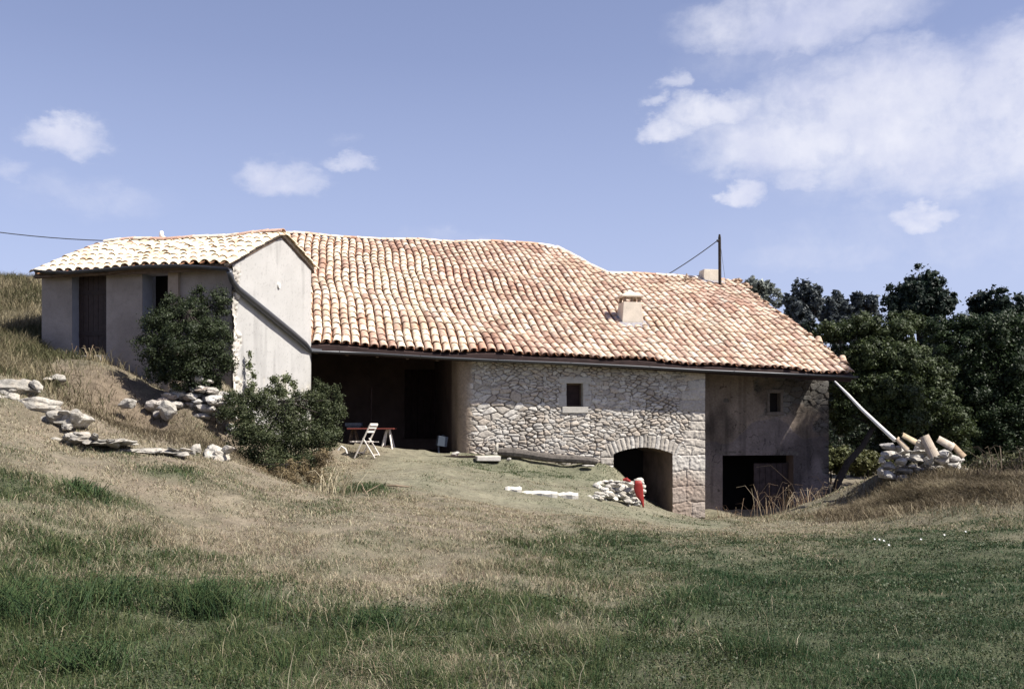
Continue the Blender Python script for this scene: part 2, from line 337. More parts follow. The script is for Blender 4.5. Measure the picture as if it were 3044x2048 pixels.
def bare(x, y): return np.clip(np.exp(-(((x + 8.0) / 2.0) ** 2 + ((y - 19.6) / 1.3) ** 2)) * 1.4, 0, 1)
def terrain_mesh():
    xs = np.concatenate([np.linspace(-900, -60, 14), np.linspace(-56, -17, 14), np.arange(-16, 16.01, .16), np.linspace(17, 56, 14), np.linspace(62, 900, 14)])
    ys = np.concatenate([np.linspace(-900, -40, 12), np.linspace(-34, 0, 10), np.arange(1, 35.01, .16), np.linspace(36, 80, 16), np.linspace(95, 1800, 14)])
    X, Y = np.meshgrid(xs, ys); Z = gz(X, Y)
    nx = len(xs); V = np.c_[X.ravel(), Y.ravel(), Z.ravel()]
    j, i = np.meshgrid(np.arange(len(ys) - 1), np.arange(nx - 1), indexing='ij'); a = (j * nx + i).ravel()
    q = np.c_[a, a + 1, a + 1 + nx, a + nx]
    c = V[q].mean(1); keep = ~(in_main(c[:, 0], c[:, 1], .1) | in_annex(c[:, 0], c[:, 1], .12)); q = q[keep]
    g = greenness(V[:, 0], V[:, 1]); sz = short_zone(V[:, 0], V[:, 1]); n = fbm(V[:, 0] * 2.3, V[:, 1] * 2.3, 55, 4)
    dry = np.array([.23, .20, .145]); soil = np.array([.13, .10, .075]); grn = np.array([.040, .058, .024]); ter = np.array([.19, .185, .13])
    c = soil[None] * (1 - n[:, None]) + dry[None] * n[:, None]
    c = c * (1 - g[:, None] * .8) + grn[None] * g[:, None] * .8
    c = c * (1 - sz[:, None] * .55) + (ter[None] * (.75 + .5 * n[:, None])) * sz[:, None] * .55
    # bare brown earth bank below the annex
    b = np.exp(-(((V[:, 0] + 7.6) / 1.8) ** 2 + ((V[:, 1] - 18.7) / 1.3) ** 2))[:, None]
    c = c * (1 - b * .7) + np.array([.15, .11, .08])[None] * b * .7
    return np_mesh('ground', V, quads=q, col=c, smooth=True)
m_ground = mat('ground_soil', (1, 1, 1), .98, True, [(6, [(.3, G(.6)), (.62, G(1.2))], .7, 'MULTIPLY'), (60, [(.3, G(.55)), (.6, G(1.25))], .8, 'MULTIPLY')], .02, 45)
tag(link('ground', terrain_mesh(), m_ground), 'sloping dry meadow ground around the farmhouse', 'ground', kind='structure')

# ------------------------------------------------------------------ Roman tile roof
def tile_color(n=1, red=.35, pale=.0):
    r = random.random()
    if pale and r < pale: c = (.80, .725, .575)
    elif r < .42: c = (.67, .535, .415)
    elif r < .66: c = (.71, .605, .475)
    elif r < .86: c = (.57, .43, .345)
    elif r < .96: c = (.43, .29, .225)
    else: c = (.62, .57, .48)
    k = random.uniform(.86, 1.10); return (c[0] * k, c[1] * k, c[2] * k)
def add_tile(mb, p, up, side, nrm, L, r0, r1, th, col, arc=math.pi * .96, seg=8, inv=False):
    """p centre of the lower end, up towards the ridge; r0 lower radius, r1 upper radius"""
    vs = []; fs = []
    for (q, r) in ((p, r0), (p + up * L, r1)):
        for rr in (r, r - th):
            for k in range(seg + 1):
                t = math.pi / 2 + arc * (k / seg - .5); s_ = math.cos(t) * rr; h = math.sin(t) * rr * .72
                if inv: h = -h
                vs.append(q + side * s_ + nrm * h)
    n = seg + 1
    for k in range(seg):
        fs.append((k, k + 1, 2 * n + k + 1, 2 * n + k))            # outer
        fs.append((n + k + 1, n + k, 3 * n + k, 3 * n + k + 1))    # inner
        fs.append((k + 1, k, n + k, n + k + 1))                    # lower rim
        fs.append((2 * n + k, 2 * n + k + 1, 3 * n + k + 1, 3 * n + k))
    if inv: fs = [tuple(reversed(f)) for f in fs]
    mb.add(vs, fs, col)
def roof_tiles(PF, umin, umax, vtop, vbot, step, expo, colfn, skip=None, slope_sign=1, r=.101, wob=.05, lift=.05, drop=0.0):
    """PF(u,v)->world point of roof deck. Columns run in v."""
    mb = MB(); nc = int((umax - umin) / step); st = (umax - umin) / nc
    sg = slope_sign
    for i in range(nc + 1):
        u0 = umin + st * i
        for channel in (False, True):
            uu = u0 + (st / 2 if channel else 0)
            if channel and i == nc: continue
            vb = vbot(uu); vt = vtop(uu); v = vb + (.05 if channel else random.uniform(-.03, .03)); row = 0
            while (v < vt - .12):
                ex = expo * random.uniform(.88, 1.12)
                L = ex + .09
                if v + L > vt + .05: L = vt + .05 - v
                du = wob * (math.sin(v * .8 + u0 * .35) + .5 * math.sin(v * 2.1 + u0 * 1.3)) + random.uniform(-.010, .010)
                du2 = wob * (math.sin((v + L) * .8 + u0 * .35) + .5 * math.sin((v + L) * 2.1 + u0 * 1.3))
                if skip and skip(uu, v): v += ex; row += 1; continue
                p = PF(uu + du, v); q = PF(uu + du2 + random.uniform(-.008, .008), v + L)
                up = (q - p); LL = up.length; up.normalize()
                sd_ = (PF(uu + .2, v) - PF(uu - .2, v)).normalized(); nr = sd_.cross(up).normalized()
                if nr.z < 0: nr = -nr
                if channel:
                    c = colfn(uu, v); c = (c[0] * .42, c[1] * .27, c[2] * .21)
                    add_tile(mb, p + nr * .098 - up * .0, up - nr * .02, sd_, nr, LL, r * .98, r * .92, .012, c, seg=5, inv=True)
                else:
                    k = random.uniform(-.004, .008)
                    tilt = Matrix.Rotation(random.uniform(-.03, .03), 3, nr)
                    add_tile(mb, p + nr * (lift + .020 + k), tilt @ (up - nr * (.024 / LL)), sd_, nr, LL, r * random.uniform(.98, 1.05), r * .875, .014, colfn(uu, v), seg=8)
                v += ex; row += 1
    return mb

def deck_wob(u, v): return .05 * math.sin(u * .55 + .7) * math.sin(v * .42) + .025 * math.sin(u * 1.7 + v * .9) + .015 * math.sin(u * 3.1 - v * 1.7)
def PFm(u, v):
    kick = -.10 * math.exp(-((u - 16) / 2.2) ** 2)
    return Wm(u, v, float(ze(u)) + SL * v + deck_wob(u, v))
vtopm = lambda u: float(np.interp(u, TOPU, TOPV))
house = empty('farmhouse', Wm(6, .3, -2.6), 'long rubble stone farmhouse with a big sagging terracotta tiled roof', 'farmhouse')
def colm(u, v):
    patch = float(fbm(np.array(u * .6), np.array(v * .6), 3, 3))
    top = max(0, 1 - abs(v - 9.3) / 1.2) * max(0, 1 - abs(u - 7.5) / 1.8)
    c = tile_color(red=.5)
    if random.random() < top * .9 or (patch > .58 and random.random() < .5): c = random.choice([(.47, .31, .235), (.39, .25, .19), (.54, .40, .315)])
    elif u < 4 and random.random() < .45: c = (.76, .68, .53)
    b_ = float(fbm(np.array(u * 1.1 + 7), np.array(v * .9), 19, 3)); q_ = float(sstep(.35, .65, b_)); m_ = (.54 + .16 * q_, .39 + .20 * q_, .30 + .20 * q_)
    return tuple(c[k] * .80 + m_[k] * .20 for k in range(3))
CHIM = dict(u=None)
cu, cv = None, None
def roof_uv(px, py):
    k = (px - CX) / F; e = (HY - py) / F; lo, hi = -1., 14.
    for _ in range(50):
        v = (lo + hi) / 2; P = E0 + nv * v; s = (k * P.y - P.x) / (ev.x - k * ev.y); D = P.y + s * ev.y
        if float(ze(s)) + SL * v > e * D: hi = v
        else: lo = v
    return s, v
c1 = roof_uv(1872, 958); c2 = roof_uv(2118, 838)
skipm = lambda u, v: (abs(u - c1[0]) < .30 and -.25 < v - c1[1] < .32) or in_annex(*( (E0 + ev * u + nv * v)[:] ), -.02)
vbotm = lambda u: 0.0
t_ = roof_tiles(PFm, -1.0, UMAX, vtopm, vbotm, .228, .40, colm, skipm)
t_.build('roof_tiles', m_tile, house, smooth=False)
# deck below tiles + rear slope
mb = MB(); us = np.linspace(-1.05, UMAX + .02, 60); vs_ = np.linspace(-0.003, 1, 20)
rows = []
for u in us:
    vt = vtopm(u); col = []
    for f in vs_:
        v = f * vt; p = PFm(u, v); col.append(p)
    rows.append(col)
nV = len(vs_)
def skipq(i, j):
    u = us[i]; v = vs_[j] * vtopm(u); return bool(in_annex(*((E0 + ev * u + nv * v)[:]), .05))
top = [p + Vector((0, 0, .0)) for c in rows for p in c]; bot = [p - Vector((0, 0, .12)) for c in rows for p in c]
fs = []
for i in range(len(us) - 1):
    for j in range(nV - 1):
        if skipq(i, j) or skipq(i + 1, j): continue
        a = i * nV + j; fs.append((a, a + nV, a + nV + 1, a + 1)); b = a + len(top); fs.append((b, b + 1, b + nV + 1, b + nV))
mb.add(top + bot, fs)
for i in range(len(us) - 1):    # front and end edges
    a = i * nV; b = a + len(top)
    if not skipq(i, 0): mb.add([top[a], top[a + nV], bot[a + nV], bot[a]], [(3, 2, 1, 0)])
for j in range(nV - 1):
    a = (len(us) - 1) * nV + j; mb.add([top[a], top[a + 1], bot[a + 1], bot[a]], [(3, 2, 1, 0)])
mb.build('roof_deck', m_darker, house)
mb = MB()
for (ua, ub) in ((-1.05, 8.75), (9.55, UMAX)):
    n_ = 12
    for i in range(n_):
        u0 = ua + (ub - ua) * i / n_; u1 = ua + (ub - ua) * (i + 1) / n_
        a = PFm(u0, vtopm(u0)); b = PFm(u1, vtopm(u1)); vb_ = 13.3
        mb.add([a, b, Wm(u1, vb_, b.z - .45 * (vb_ - vtopm(u1))), Wm(u0, vb_, a.z - .45 * (vb_ - vtopm(u0)))], [(0, 1, 2, 3)])
a = PFm(8.75, vtopm(8.75)); b = PFm(9.55, vtopm(9.55)); mb.add([a, b, Wm(9.55, 13.3, b.z - .45 * 5.5), Wm(8.75, 13.3, a.z - .45 * 3.35)], [(0, 1, 2, 3)])
mb.build('rear_roof_slope', m_tile, house)
# ridge tiles
mb = MB()
def ridge_run(PFf, ua, ub, vf, col, L=.42):
    u = ua
    while u < ub:
        L_ = L * random.uniform(.9, 1.1); a = PFf(u, vf(u)) + Vector((0, 0, .07)); b = PFf(u + L_, vf(u + L_)) + Vector((0, 0, .07))
        d = (b - a).normalized(); sdv = d.cross(Vector((0, 0, 1))).normalized(); nr = sdv.cross(d)
        add_tile(mb, a, d, sdv, nr if nr.z > 0 else -nr, (b - a).length + .05, .125, .11, .016, col(), seg=8); u += L_
rc = lambda: random.choice([(.62, .50, .40), (.68, .60, .50), (.55, .36, .26), (.72, .66, .57)])
ridge_run(PFm, -1.0, 8.6, lambda u: vtopm(u), rc); ridge_run(PFm, 8.75, 9.45, lambda u: vtopm(u) - .03, rc, .25); ridge_run(PFm, 9.5, UMAX - .5, lambda u: vtopm(u), rc)
mb.build('ridge_tiles', m_tile, house)
# mortar fillet along the right ridge and broken verge rubble on the right edge
for k in range(46):
    mb = MB(); v = 7.6 * random.random() ** 1.5; p = PFm(UMAX + random.uniform(-.16, .12), v) + Vector((0, 0, random.uniform(.05, .16)))
    R = Matrix.Rotation(random.uniform(0, 3), 3, 'Z') @ Matrix.Rotation(random.uniform(-.5, .5), 3, 'X')
    mb.box(p, (random.uniform(.12, .30), random.uniform(.08, .16), random.uniform(.03, .07)), R, random.choice([(.50, .40, .31), (.38, .28, .21), (.60, .50, .40)]), .03)
    mb.build('verge_fragment', m_tile, house)
for k, (v, du) in enumerate(((1.1, .02), (1.9, .08), (2.6, .0), (.5, .05))):
    mb = MB(); p = PFm(UMAX + du, v) + Vector((0, 0, .10)); q = PFm(UMAX + du + .16 * (k % 2 * 2 - 1), v + .4) + Vector((0, 0, .16)); d_ = (q - p).normalized(); s_ = d_.cross(Vector((0, 0, 1))).normalized()
    nn__ = s_.cross(d_); nn__ = nn__ if nn__.z > 0 else -nn__
    add_tile(mb, p, d_, s_, nn__, .4, .10, .085, .014, (.55, .42, .32)); mb.build('slipped_tile', m_tile, house)

# ------------------------------------------------------------------ relief masonry
def cells(x, y, sx, sy, seed, drop=.35, jit=.46):
    """anisotropic voronoi: returns (edge distance in metres approx, cell id random)"""
    gx = x / sx; gy = y / sy; i0 = np.floor(gx); j0 = np.floor(gy)
    f1 = np.full(x.shape, 1e9); f2 = np.full(x.shape, 1e9); idr = np.zeros(x.shape)
    for dj in (-2, -1, 0, 1, 2):
        for di in (-2, -1, 0, 1, 2):
            ii = i0 + di; jj = j0 + dj
            px = ii + .5 + (jj % 2) * .5 + (_h(ii, jj, seed) - .5) * 2 * jit; py = jj + .5 + (_h(ii, jj, seed + 5) - .5) * 2 * jit * .8
            k = _h(ii, jj, seed + 9); gone = k < drop
            d = np.hypot((px - gx) * sx, (py - gy) * sy * 2.0) + gone * 1e3
            m = d < f1
            f2 = np.where(m, f1, np.minimum(f2, d)); idr = np.where(m, _h(ii, jj, seed + 13), idr); f1 = np.where(m, d, f1)
    return f2 - f1, idr
def relief(name, posf, U, Z, ztop, hole, field, material, parent):
    """posf(U,Z,h)->xyz arrays; field(U,Z)->(h,col)"""
    h, col = field(U, Z); X, Y, ZZ = posf(U, Z, h)
    ny, nx = U.shape; V = np.c_[X.ravel(), Y.ravel(), ZZ.ravel()]
    j, i = np.meshgrid(np.arange(ny - 1), np.arange(nx - 1), indexing='ij'); a = (j * nx + i).ravel(); q = np.c_[a, a + 1, a + 1 + nx, a + nx]
    uc = U.ravel()[q].mean(1); zc = Z.ravel()[q].mean(1)
    keep = (zc < ztop(uc)) & ~hole(uc, zc); q = q[keep]
    used = np.unique(q); mp = -np.ones(len(V), int); mp[used] = np.arange(len(used))
    me = np_mesh(name, V[used], quads=mp[q], col=col.reshape(-1, 3)[used], smooth=True)
    return link(name, me, material, parent)

WOFF = .38
uL, _ = wm(1368, 1300, WOFF); uR, _ = wm(2094, 1300, WOFF)
wu = lambda px, off=WOFF: wm(px, 0, off)[0]
wz = lambda px, py, off=WOFF: wm(px, py, off)[1]
# arch
aL, aR = wu(1822), wu(1998); aC = (aL + aR) / 2; aW = (aR - aL); zs = (wz(1822, 1347) + wz(1998, 1350)) / 2; rise = .17
aRad = (aW * aW / 4 + rise * rise) / (2 * rise); aCz = zs + rise - aRad
# window
bL, bR = wu(1683), wu(1732); bT = wz(1707, 1139); bB = wz(1707, 1209)
def hole_stone(u, z):
    arch = (u > aL) & (u < aR) & (z < aCz + np.sqrt(np.maximum(aRad ** 2 - (u - aC) ** 2, 0)))
    win = (u > bL) & (u < bR) & (z < bT) & (z > bB)
    return arch | win
def stone_palette(idr, idr2):
    a = np.array([.485, .445, .39]); b = np.array([.40, .365, .32]); c = np.array([.53, .50, .455]); d = np.array([.44, .385, .325])
    k = (idr * 4).astype(int)[..., None]
    col = np.where(k == 0, a, np.where(k == 1, b, np.where(k == 2, c, d)))
    return col * (.84 + .26 * idr2[..., None])
def field_stone(U, Z):
    wx = U + (fbm(U * 2.3, Z * 2.3, 41, 3) - .5) * .18; wz_ = Z + (fbm(U * 1.7, Z * 1.7, 43, 3) - .5) * .16
    e1, i1 = cells(wx, wz_, .255, .098, 11, .26, .42); e2, i2 = cells(wx, wz_, .185, .062, 23, .24, .42)
    small = (fbm(U * .8, Z * .8, 61, 2) > .50 + .06 * np.sin(U * 9)) | (Z > bT - .12 + .1 * np.sin(U * 2))
    e = np.where(small, e2, e1); idr = np.where(small, i2, i1)
    idr2 = (idr * 7.31) % 1
    jw = .007 + .014 * sstep(.42, .66, fbm(U * 1.9, Z * 1.9, 37, 3))
    # quoins at the right-hand edge
    Zq = Z + 3.0 + (fbm(U * .9, Z * .9, 93, 2) - .5) * .34 + (wz_ - Z) * .25; jq = np.floor(Zq / .25); qh = Zq / .25 - jq; qw = .34 + .42 * _h(jq, jq * 0, 3) + (fbm(U * 0, Z * 5, 94, 2) - .5) * .12
    uq = uR - U; inq = uq < qw; eq = np.minimum(np.minimum(qh, 1 - qh) * .27, qw - uq) * 2
    # big blocks of the pier right of the arch, below the springing
    low = (U > aR - .02) & (Z < zs + .1); Zb = Z + 3.0 + (fbm(U * 1.3, Z * 1.3, 95, 3) - .5) * .26; jb = np.floor(Zb / .46); qb = Zb / .46 - jb
    sp = (.35 + .4 * _h(jb, jb * 0, 12)) * (uR - aR); ub = U - aR + (fbm(U * 2, Z * 2, 96, 3) - .5) * .16; eb = np.minimum(np.minimum(qb, 1 - qb) * .42, np.abs(ub - sp)) * 2
    ib = _h(jb, (ub > sp).astype(float), 8)
    e = np.where(inq, eq, e); idr = np.where(inq, _h(jq, jq * 0 + 2, 5), idr)
    e = np.where(low, eb, e); idr = np.where(low, ib, idr)
    # blocks of left jamb
    lj = (U < aL) & (U > aL - .36) & (Z < zs + .05); jl = np.floor((Z + 3) / .2); ql = (Z + 3) / .2 - jl
    e = np.where(lj, np.minimum(np.minimum(ql, 1 - ql) * .2, U - aL + .36) * 2, e); idr = np.where(lj, _h(jl, jl * 0 + 1, 6) * .6, idr)
    # arch ring of thin voussoirs
    dx = U - aC; dz = Z - aCz; rr = np.hypot(dx, dz); th = np.arctan2(dx, dz); tw = .115 / aRad
    thr = th + (fbm(U * 3, Z * 3, 4, 2) - .5) * .03
    ring = (rr > aRad - .03) & (rr < aRad + .30 + .05 * _h(np.floor(thr / tw), thr * 0, 2)) & (np.abs(th) < math.asin(aW / 2 / aRad) + .06)
    kt = np.floor(thr / tw); qt = thr / tw - kt
    er = np.minimum(np.minimum(qt, 1 - qt) * .115, (aRad + .33 - rr)) * 2
    e = np.where(ring, er, e); idr = np.where(ring, _h(kt, kt * 0, 19) * .5 + .1, idr); jw_ = np.where(ring, .006 + .008 * _h(kt, kt * 0, 20), np.where(low, .012, jw))
    idr2 = (idr * 7.31) % 1
    j = sstep(0.0, 1.0, e / (jw_ * 2.0)); dressed = (inq | low | ring) * (.35 + .5 * fbm(U * 3, Z * 3, 101, 3)); j = 1 - (1 - j) * (1 - dressed)
    body = np.clip(e / .09, 0, 1) ** .5
    wide = np.clip(fbm(U * 1.1, Z * 1.1, 90, 2) * 1.4, .35, 1)
    h = j * (.016 + .020 * wide) + body * .018 + (idr - .5) * .030 * (1 - .7 * (inq | low | ring)) + (fbm(U * 14, Z * 14, 71, 3) - .5) * (.02 + .02 * (inq | low))
    n = fbm(U * 1.3, Z * 1.3, 66, 3)[..., None]
    col = stone_palette(idr, idr2) * (.85 + .3 * n)
    mort = np.array([.115, .088, .068])[None, None] * (.7 + .8 * fbm(U * 2, Z * 2, 8, 3)[..., None])
    col = mort * (1 - j[..., None]) + col * j[..., None]
    red = (sstep(aR - .3, aR, U) * sstep(.25, .95, (zs - .15) - Z + (n[..., 0] - .5) * .8))[..., None] * (.45 + .4 * n); col = col * (1 - red) + np.array([.275, .21, .17]) * (.7 + .6 * n) * red
    # plastered left end
    pl = (1 - sstep(.10, .42, U - uL + (fbm(U * 3, Z * 3, 15, 3) - .5) * .5))
    h = h * (1 - pl) + .035 * pl + (fbm(U * 20, Z * 20, 3, 3) - .5) * .008 * pl
    colp = np.array([.27, .215, .165]) * (.8 + .4 * fbm(U * 3, Z * 3, 2, 3)[..., None]); col = col * (1 - pl[..., None]) + colp * pl[..., None]
    return h, col
def pos_stone(U, Z, h):
    s = U - (uL + .32); R = .32
    th = np.clip(-s / R, 0, math.pi / 2); back = np.maximum(-s - R * math.pi / 2, 0)
    uu = np.where(s >= 0, U, uL + .32 - R * np.sin(th)); vv = np.where(s >= 0, WOFF, WOFF + R - R * np.cos(th) + back)
    nu = np.where(s >= 0, 0, -np.sin(th)); nvv = np.where(s >= 0, -1, -np.cos(th))
    uu = uu + nu * h; vv = vv + nvv * h
    return E0.x + ev.x * uu + nv.x * vv, E0.y + ev.y * uu + nv.y * vv, Z
uu = np.arange(uL - 1.2, uR + .001, .0145); uu[-1] = uR; zz = np.arange(-3.0, 2.4, .0145); U, Z = np.meshgrid(uu, zz)
relief('stone_wall', pos_stone, U, Z, lambda u: ze(u) + SL * WOFF - .03, hole_stone, field_stone, m_stone, house)
# solid end face of stone wall, passage, window recess
def quad(mb, a, b, c, d, col=None): mb.add([a, b, c, d], [(0, 1, 2, 3)], col)
ztR = float(ze(uR)) + .1
mb = MB(); quad(mb, Wm(uR, WOFF - .03, -3), Wm(uR, 1.6, -3), Wm(uR, 1.6, ztR + .6), Wm(uR, WOFF - .03, ztR))
mb.build('wall_return', m_slab, house)
# vaulted passage behind the arch
mb = MB(); dep = 2.4; nA = 14
pr = []
for k in range(nA + 1):
    u = aL - .012 + (aW + .024) * k / nA; pr.append((u, aCz + math.sqrt(max((aRad + .01) ** 2 - (u - aC) ** 2, 0))))
prof = [(aL - .012, -3.0)] + pr + [(aR + .012, -3.0)]
for k in range(len(prof) - 1):
    (ua, za), (ub, zb) = prof[k], prof[k + 1]; quad(mb, Wm(ua, WOFF - .02, za), Wm(ub, WOFF - .02, zb), Wm(ub, WOFF + dep, zb), Wm(ua, WOFF + dep, za))
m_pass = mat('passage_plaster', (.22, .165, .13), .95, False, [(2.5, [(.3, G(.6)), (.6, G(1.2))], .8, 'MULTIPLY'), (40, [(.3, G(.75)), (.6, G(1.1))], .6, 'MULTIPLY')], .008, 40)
mb.build('arched_passage', m_pass, house)
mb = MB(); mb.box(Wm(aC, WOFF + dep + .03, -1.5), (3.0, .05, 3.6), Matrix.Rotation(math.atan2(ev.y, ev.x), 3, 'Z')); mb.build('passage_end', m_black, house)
Rm = Matrix.Rotation(math.atan2(ev.y, ev.x), 3, 'Z'); Ra = Matrix.Rotation(math.atan2(-an.y, -an.x), 3, 'Z')
mb = MB(); mb.box(Wm(aC, WOFF + dep / 2, -2.62), (aW + .2, dep + .3, .4), Rm); mb.build('passage_floor', m_dark, house)
# window with dressed surround
def recess(name, PW, u0, u1, z0, z1, off, dep, material, parent):
    mb = MB(); a = [(u0, z0), (u1, z0), (u1, z1), (u0, z1)]
    for k in range(4):
        (p, q), (r, s) = a[k], a[(k + 1) % 4]; quad(mb, PW(p, off, q), PW(r, off, s), PW(r, off + dep, s), PW(p, off + dep, q))
    return mb.build(name, material, parent)
win = MB()
def sblock(mb, PW, R, u0, u1, z0, z1, off, pr, dp, jit=.006): mb.box(PW((u0 + u1) / 2, off - pr + dp / 2, (z0 + z1) / 2), (abs(u1 - u0), dp, z1 - z0), R, None, jit)
sblock(win, Wm, Rm, bL - .20, bR + .22, bT, bT + .17, WOFF, .055, .30)
sblock(win, Wm, Rm, bL - .14, bL, bB + .30, bT - .003, WOFF, .05, .28); sblock(win, Wm, Rm, bL - .21, bL, bB, bB + .297, WOFF, .052, .28)
sblock(win, Wm, Rm, bR, bR + .15, bB + .30, bT - .003, WOFF, .05, .28); sblock(win, Wm, Rm, bR, bR + .23, bB, bB + .297, WOFF, .052, .28)
wf = win.build('window', m_slab, house, bevel=.012)
sl_ = MB(); sblock(sl_, Wm, Rm, bL - .12, bR + .13, bB - .17, bB - .002, WOFF, .065, .30); sl_.build('sill', m_slab, wf, bevel=.012)
pn = MB(); pn.box(Wm((bL + bR) / 2, WOFF + .22, (bT + bB) / 2), (bR - bL + .1, .03, bT - bB + .1), Rm); pn.build('shutter', m_darker, wf)
fr = MB(); uc = (bL + bR) / 2
fr.box(Wm(bR - .02, WOFF + .15, (bT + bB) / 2), (.035, .05, bT - bB), Rm); fr.box(Wm(bL + .02, WOFF + .15, (bT + bB) / 2), (.035, .05, bT - bB), Rm)
fr.box(Wm(uc, WOFF + .15, bB + .02), (bR - bL - .075, .05, .04), Rm); fr.box(Wm(uc, WOFF + .15, bT - .02), (bR - bL - .075, .05, .04), Rm)
fr.build('frame', m_wood, wf)

# plastered right-hand wall, set back
POFF = 1.5
pL = uR - .25; pR = wu(2462, POFF); dL, dR = wu(2146, POFF), wu(2356, POFF); dT = wz(2250, 1352, POFF)
sL, sR = wu(2286, POFF), wu(2318, POFF); sT = wz(2300, 1168, POFF); sB = wz(2300, 1224, POFF)
def hole_pl(u, z): return ((u > dL) & (u < dR) & (z < dT)) | ((u > sL) & (u < sR) & (z < sT) & (z > sB))
def field_pl(U, Z):
    e, idr = cells(U + (fbm(U * 2, Z * 2, 4, 3) - .5) * .15, Z, .26, .13, 51, .3); idr2 = (idr * 7.3) % 1
    j = sstep(0, 1, e / .03); n = fbm(U * 1.6, Z * 1.6, 33, 4)
    um = wu(2255, POFF)
    # plaster has fallen around the small window and towards the corner
    expo = sstep(.0, .22, (U - um) * .42 + (n - .5) * 1.3 - .10) * sstep(-.05, .18, Z - wz(2300, 1238, POFF) + (n - .5) * .5)
    expo = np.maximum(expo, sstep(.0, .2, (U - wu(2425, POFF)) * .8 + (n - .5) * 1.2) * .9)
    ps = np.exp(-((U - wu(2157, POFF)) / .11) ** 2 - ((Z - wz(2157, 1190, POFF)) / .075) ** 2) > .45 + (n - .5) * .5
    expo = np.maximum(expo, ps * .8)
    lowpl = sstep(.0, .05, -(Z - (wz(2200, 1300, POFF) + (fbm(U * 1.2, U * 0 + 3, 6, 3) - .5) * .8 + np.exp(-((U - wu(2290, POFF)) / .6) ** 2) * .35)))   # newer lower coat
    h = expo * (j * .03 + (idr - .5) * .03) + (1 - expo) * (.045 + .012 * lowpl + (fbm(U * 3, Z * 3, 7, 3) - .5) * .02) + (fbm(U * 18, Z * 18, 9, 3) - .5) * .012
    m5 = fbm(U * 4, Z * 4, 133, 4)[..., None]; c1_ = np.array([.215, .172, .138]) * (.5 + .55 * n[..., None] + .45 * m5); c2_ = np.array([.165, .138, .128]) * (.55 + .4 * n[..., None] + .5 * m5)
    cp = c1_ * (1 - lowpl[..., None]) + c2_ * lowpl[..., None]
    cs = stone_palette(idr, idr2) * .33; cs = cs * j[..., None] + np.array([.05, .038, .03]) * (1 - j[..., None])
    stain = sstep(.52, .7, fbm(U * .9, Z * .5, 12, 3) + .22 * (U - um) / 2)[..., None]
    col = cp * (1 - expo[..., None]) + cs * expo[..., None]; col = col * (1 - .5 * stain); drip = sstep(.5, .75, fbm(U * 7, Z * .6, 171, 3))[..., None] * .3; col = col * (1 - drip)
    crk = (np.abs(fbm(U * 1.5, Z * 1.5, 201, 4) - .5) < .004)[..., None] * .6; col = col * (1 - crk)
    return h, col
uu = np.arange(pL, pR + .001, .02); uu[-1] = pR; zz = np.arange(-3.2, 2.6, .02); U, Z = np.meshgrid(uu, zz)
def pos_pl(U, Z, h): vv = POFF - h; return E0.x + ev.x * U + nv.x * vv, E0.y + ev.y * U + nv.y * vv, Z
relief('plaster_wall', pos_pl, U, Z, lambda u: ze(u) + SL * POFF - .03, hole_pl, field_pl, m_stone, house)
bx = MB(); bx.box(Wm((dL + dR) / 2 + .0, POFF + .02, dT + .055), (dR - dL + .30, .16, .13), Rm, None, .01); lint = bx.build('lintel', m_greywood, house, bevel=.01)
recess('stable_opening', Wm, dL, dR, -3, dT, POFF - .05, .45, m_dark, house)
dm = (dL + dR) / 2
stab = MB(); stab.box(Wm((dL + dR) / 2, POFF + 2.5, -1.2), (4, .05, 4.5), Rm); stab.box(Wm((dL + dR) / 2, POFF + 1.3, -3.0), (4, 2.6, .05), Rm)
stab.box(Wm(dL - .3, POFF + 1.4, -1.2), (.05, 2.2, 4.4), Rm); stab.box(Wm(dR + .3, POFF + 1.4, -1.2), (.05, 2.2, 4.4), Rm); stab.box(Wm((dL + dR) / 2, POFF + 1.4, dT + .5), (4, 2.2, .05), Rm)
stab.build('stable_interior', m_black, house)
dr = MB(); n_ = 6; w0 = (dR - .03 - dm) / n_
for k in range(n_): dr.box(Wm(dm + w0 * (k + .5), POFF + .25 + random.uniform(-.006, .006), (dT - .25 - 3.0) / 2), (w0 - .012, .04, 3.0 + dT - .25), Rm)
dr.box(Wm((dm + dR) / 2, POFF + .285, dT - .55), (dR - dm - .1, .03, .12), Rm); dr.box(Wm((dm + dR) / 2, POFF + .285, dT - 1.4), (dR - dm - .1, .03, .12), Rm)
m_dbl = mat('old_dark_planks', (.045, .032, .03), .85, False, [(7, [(.3, G(.5)), (.6, G(1.4))], .8, 'MULTIPLY')], .004, 30)
dr.build('stable_door', m_dbl, house)
sw = MB(); sblock(sw, Wm, Rm, sL - .1, sR + .1, sT, sT + .1, POFF, .06, .25); sblock(sw, Wm, Rm, sL - .08, sL, sB, sT, POFF, .056, .24); sblock(sw, Wm, Rm, sR, sR + .08, sB, sT, POFF, .056, .24); sblock(sw, Wm, Rm, sL - .12, sR + .12, sB - .1, sB, POFF, .062, .25)
m_ds = mat('dirty_stone', (.14, .118, .10), .95, False, [(12, [(.3, G(.6)), (.6, G(1.1))], .8, 'MULTIPLY')], .008, 30)
sw_ = sw.build('window', m_ds, house, bevel=.01); sw_['label'] = 'small blind window in the shaded plaster wall'
pn = MB(); pn.box(Wm((sL + sR) / 2, POFF + .2, (sT + sB) / 2), (.5, .03, .8), Rm); pn.build('shutter', m_black, sw_)
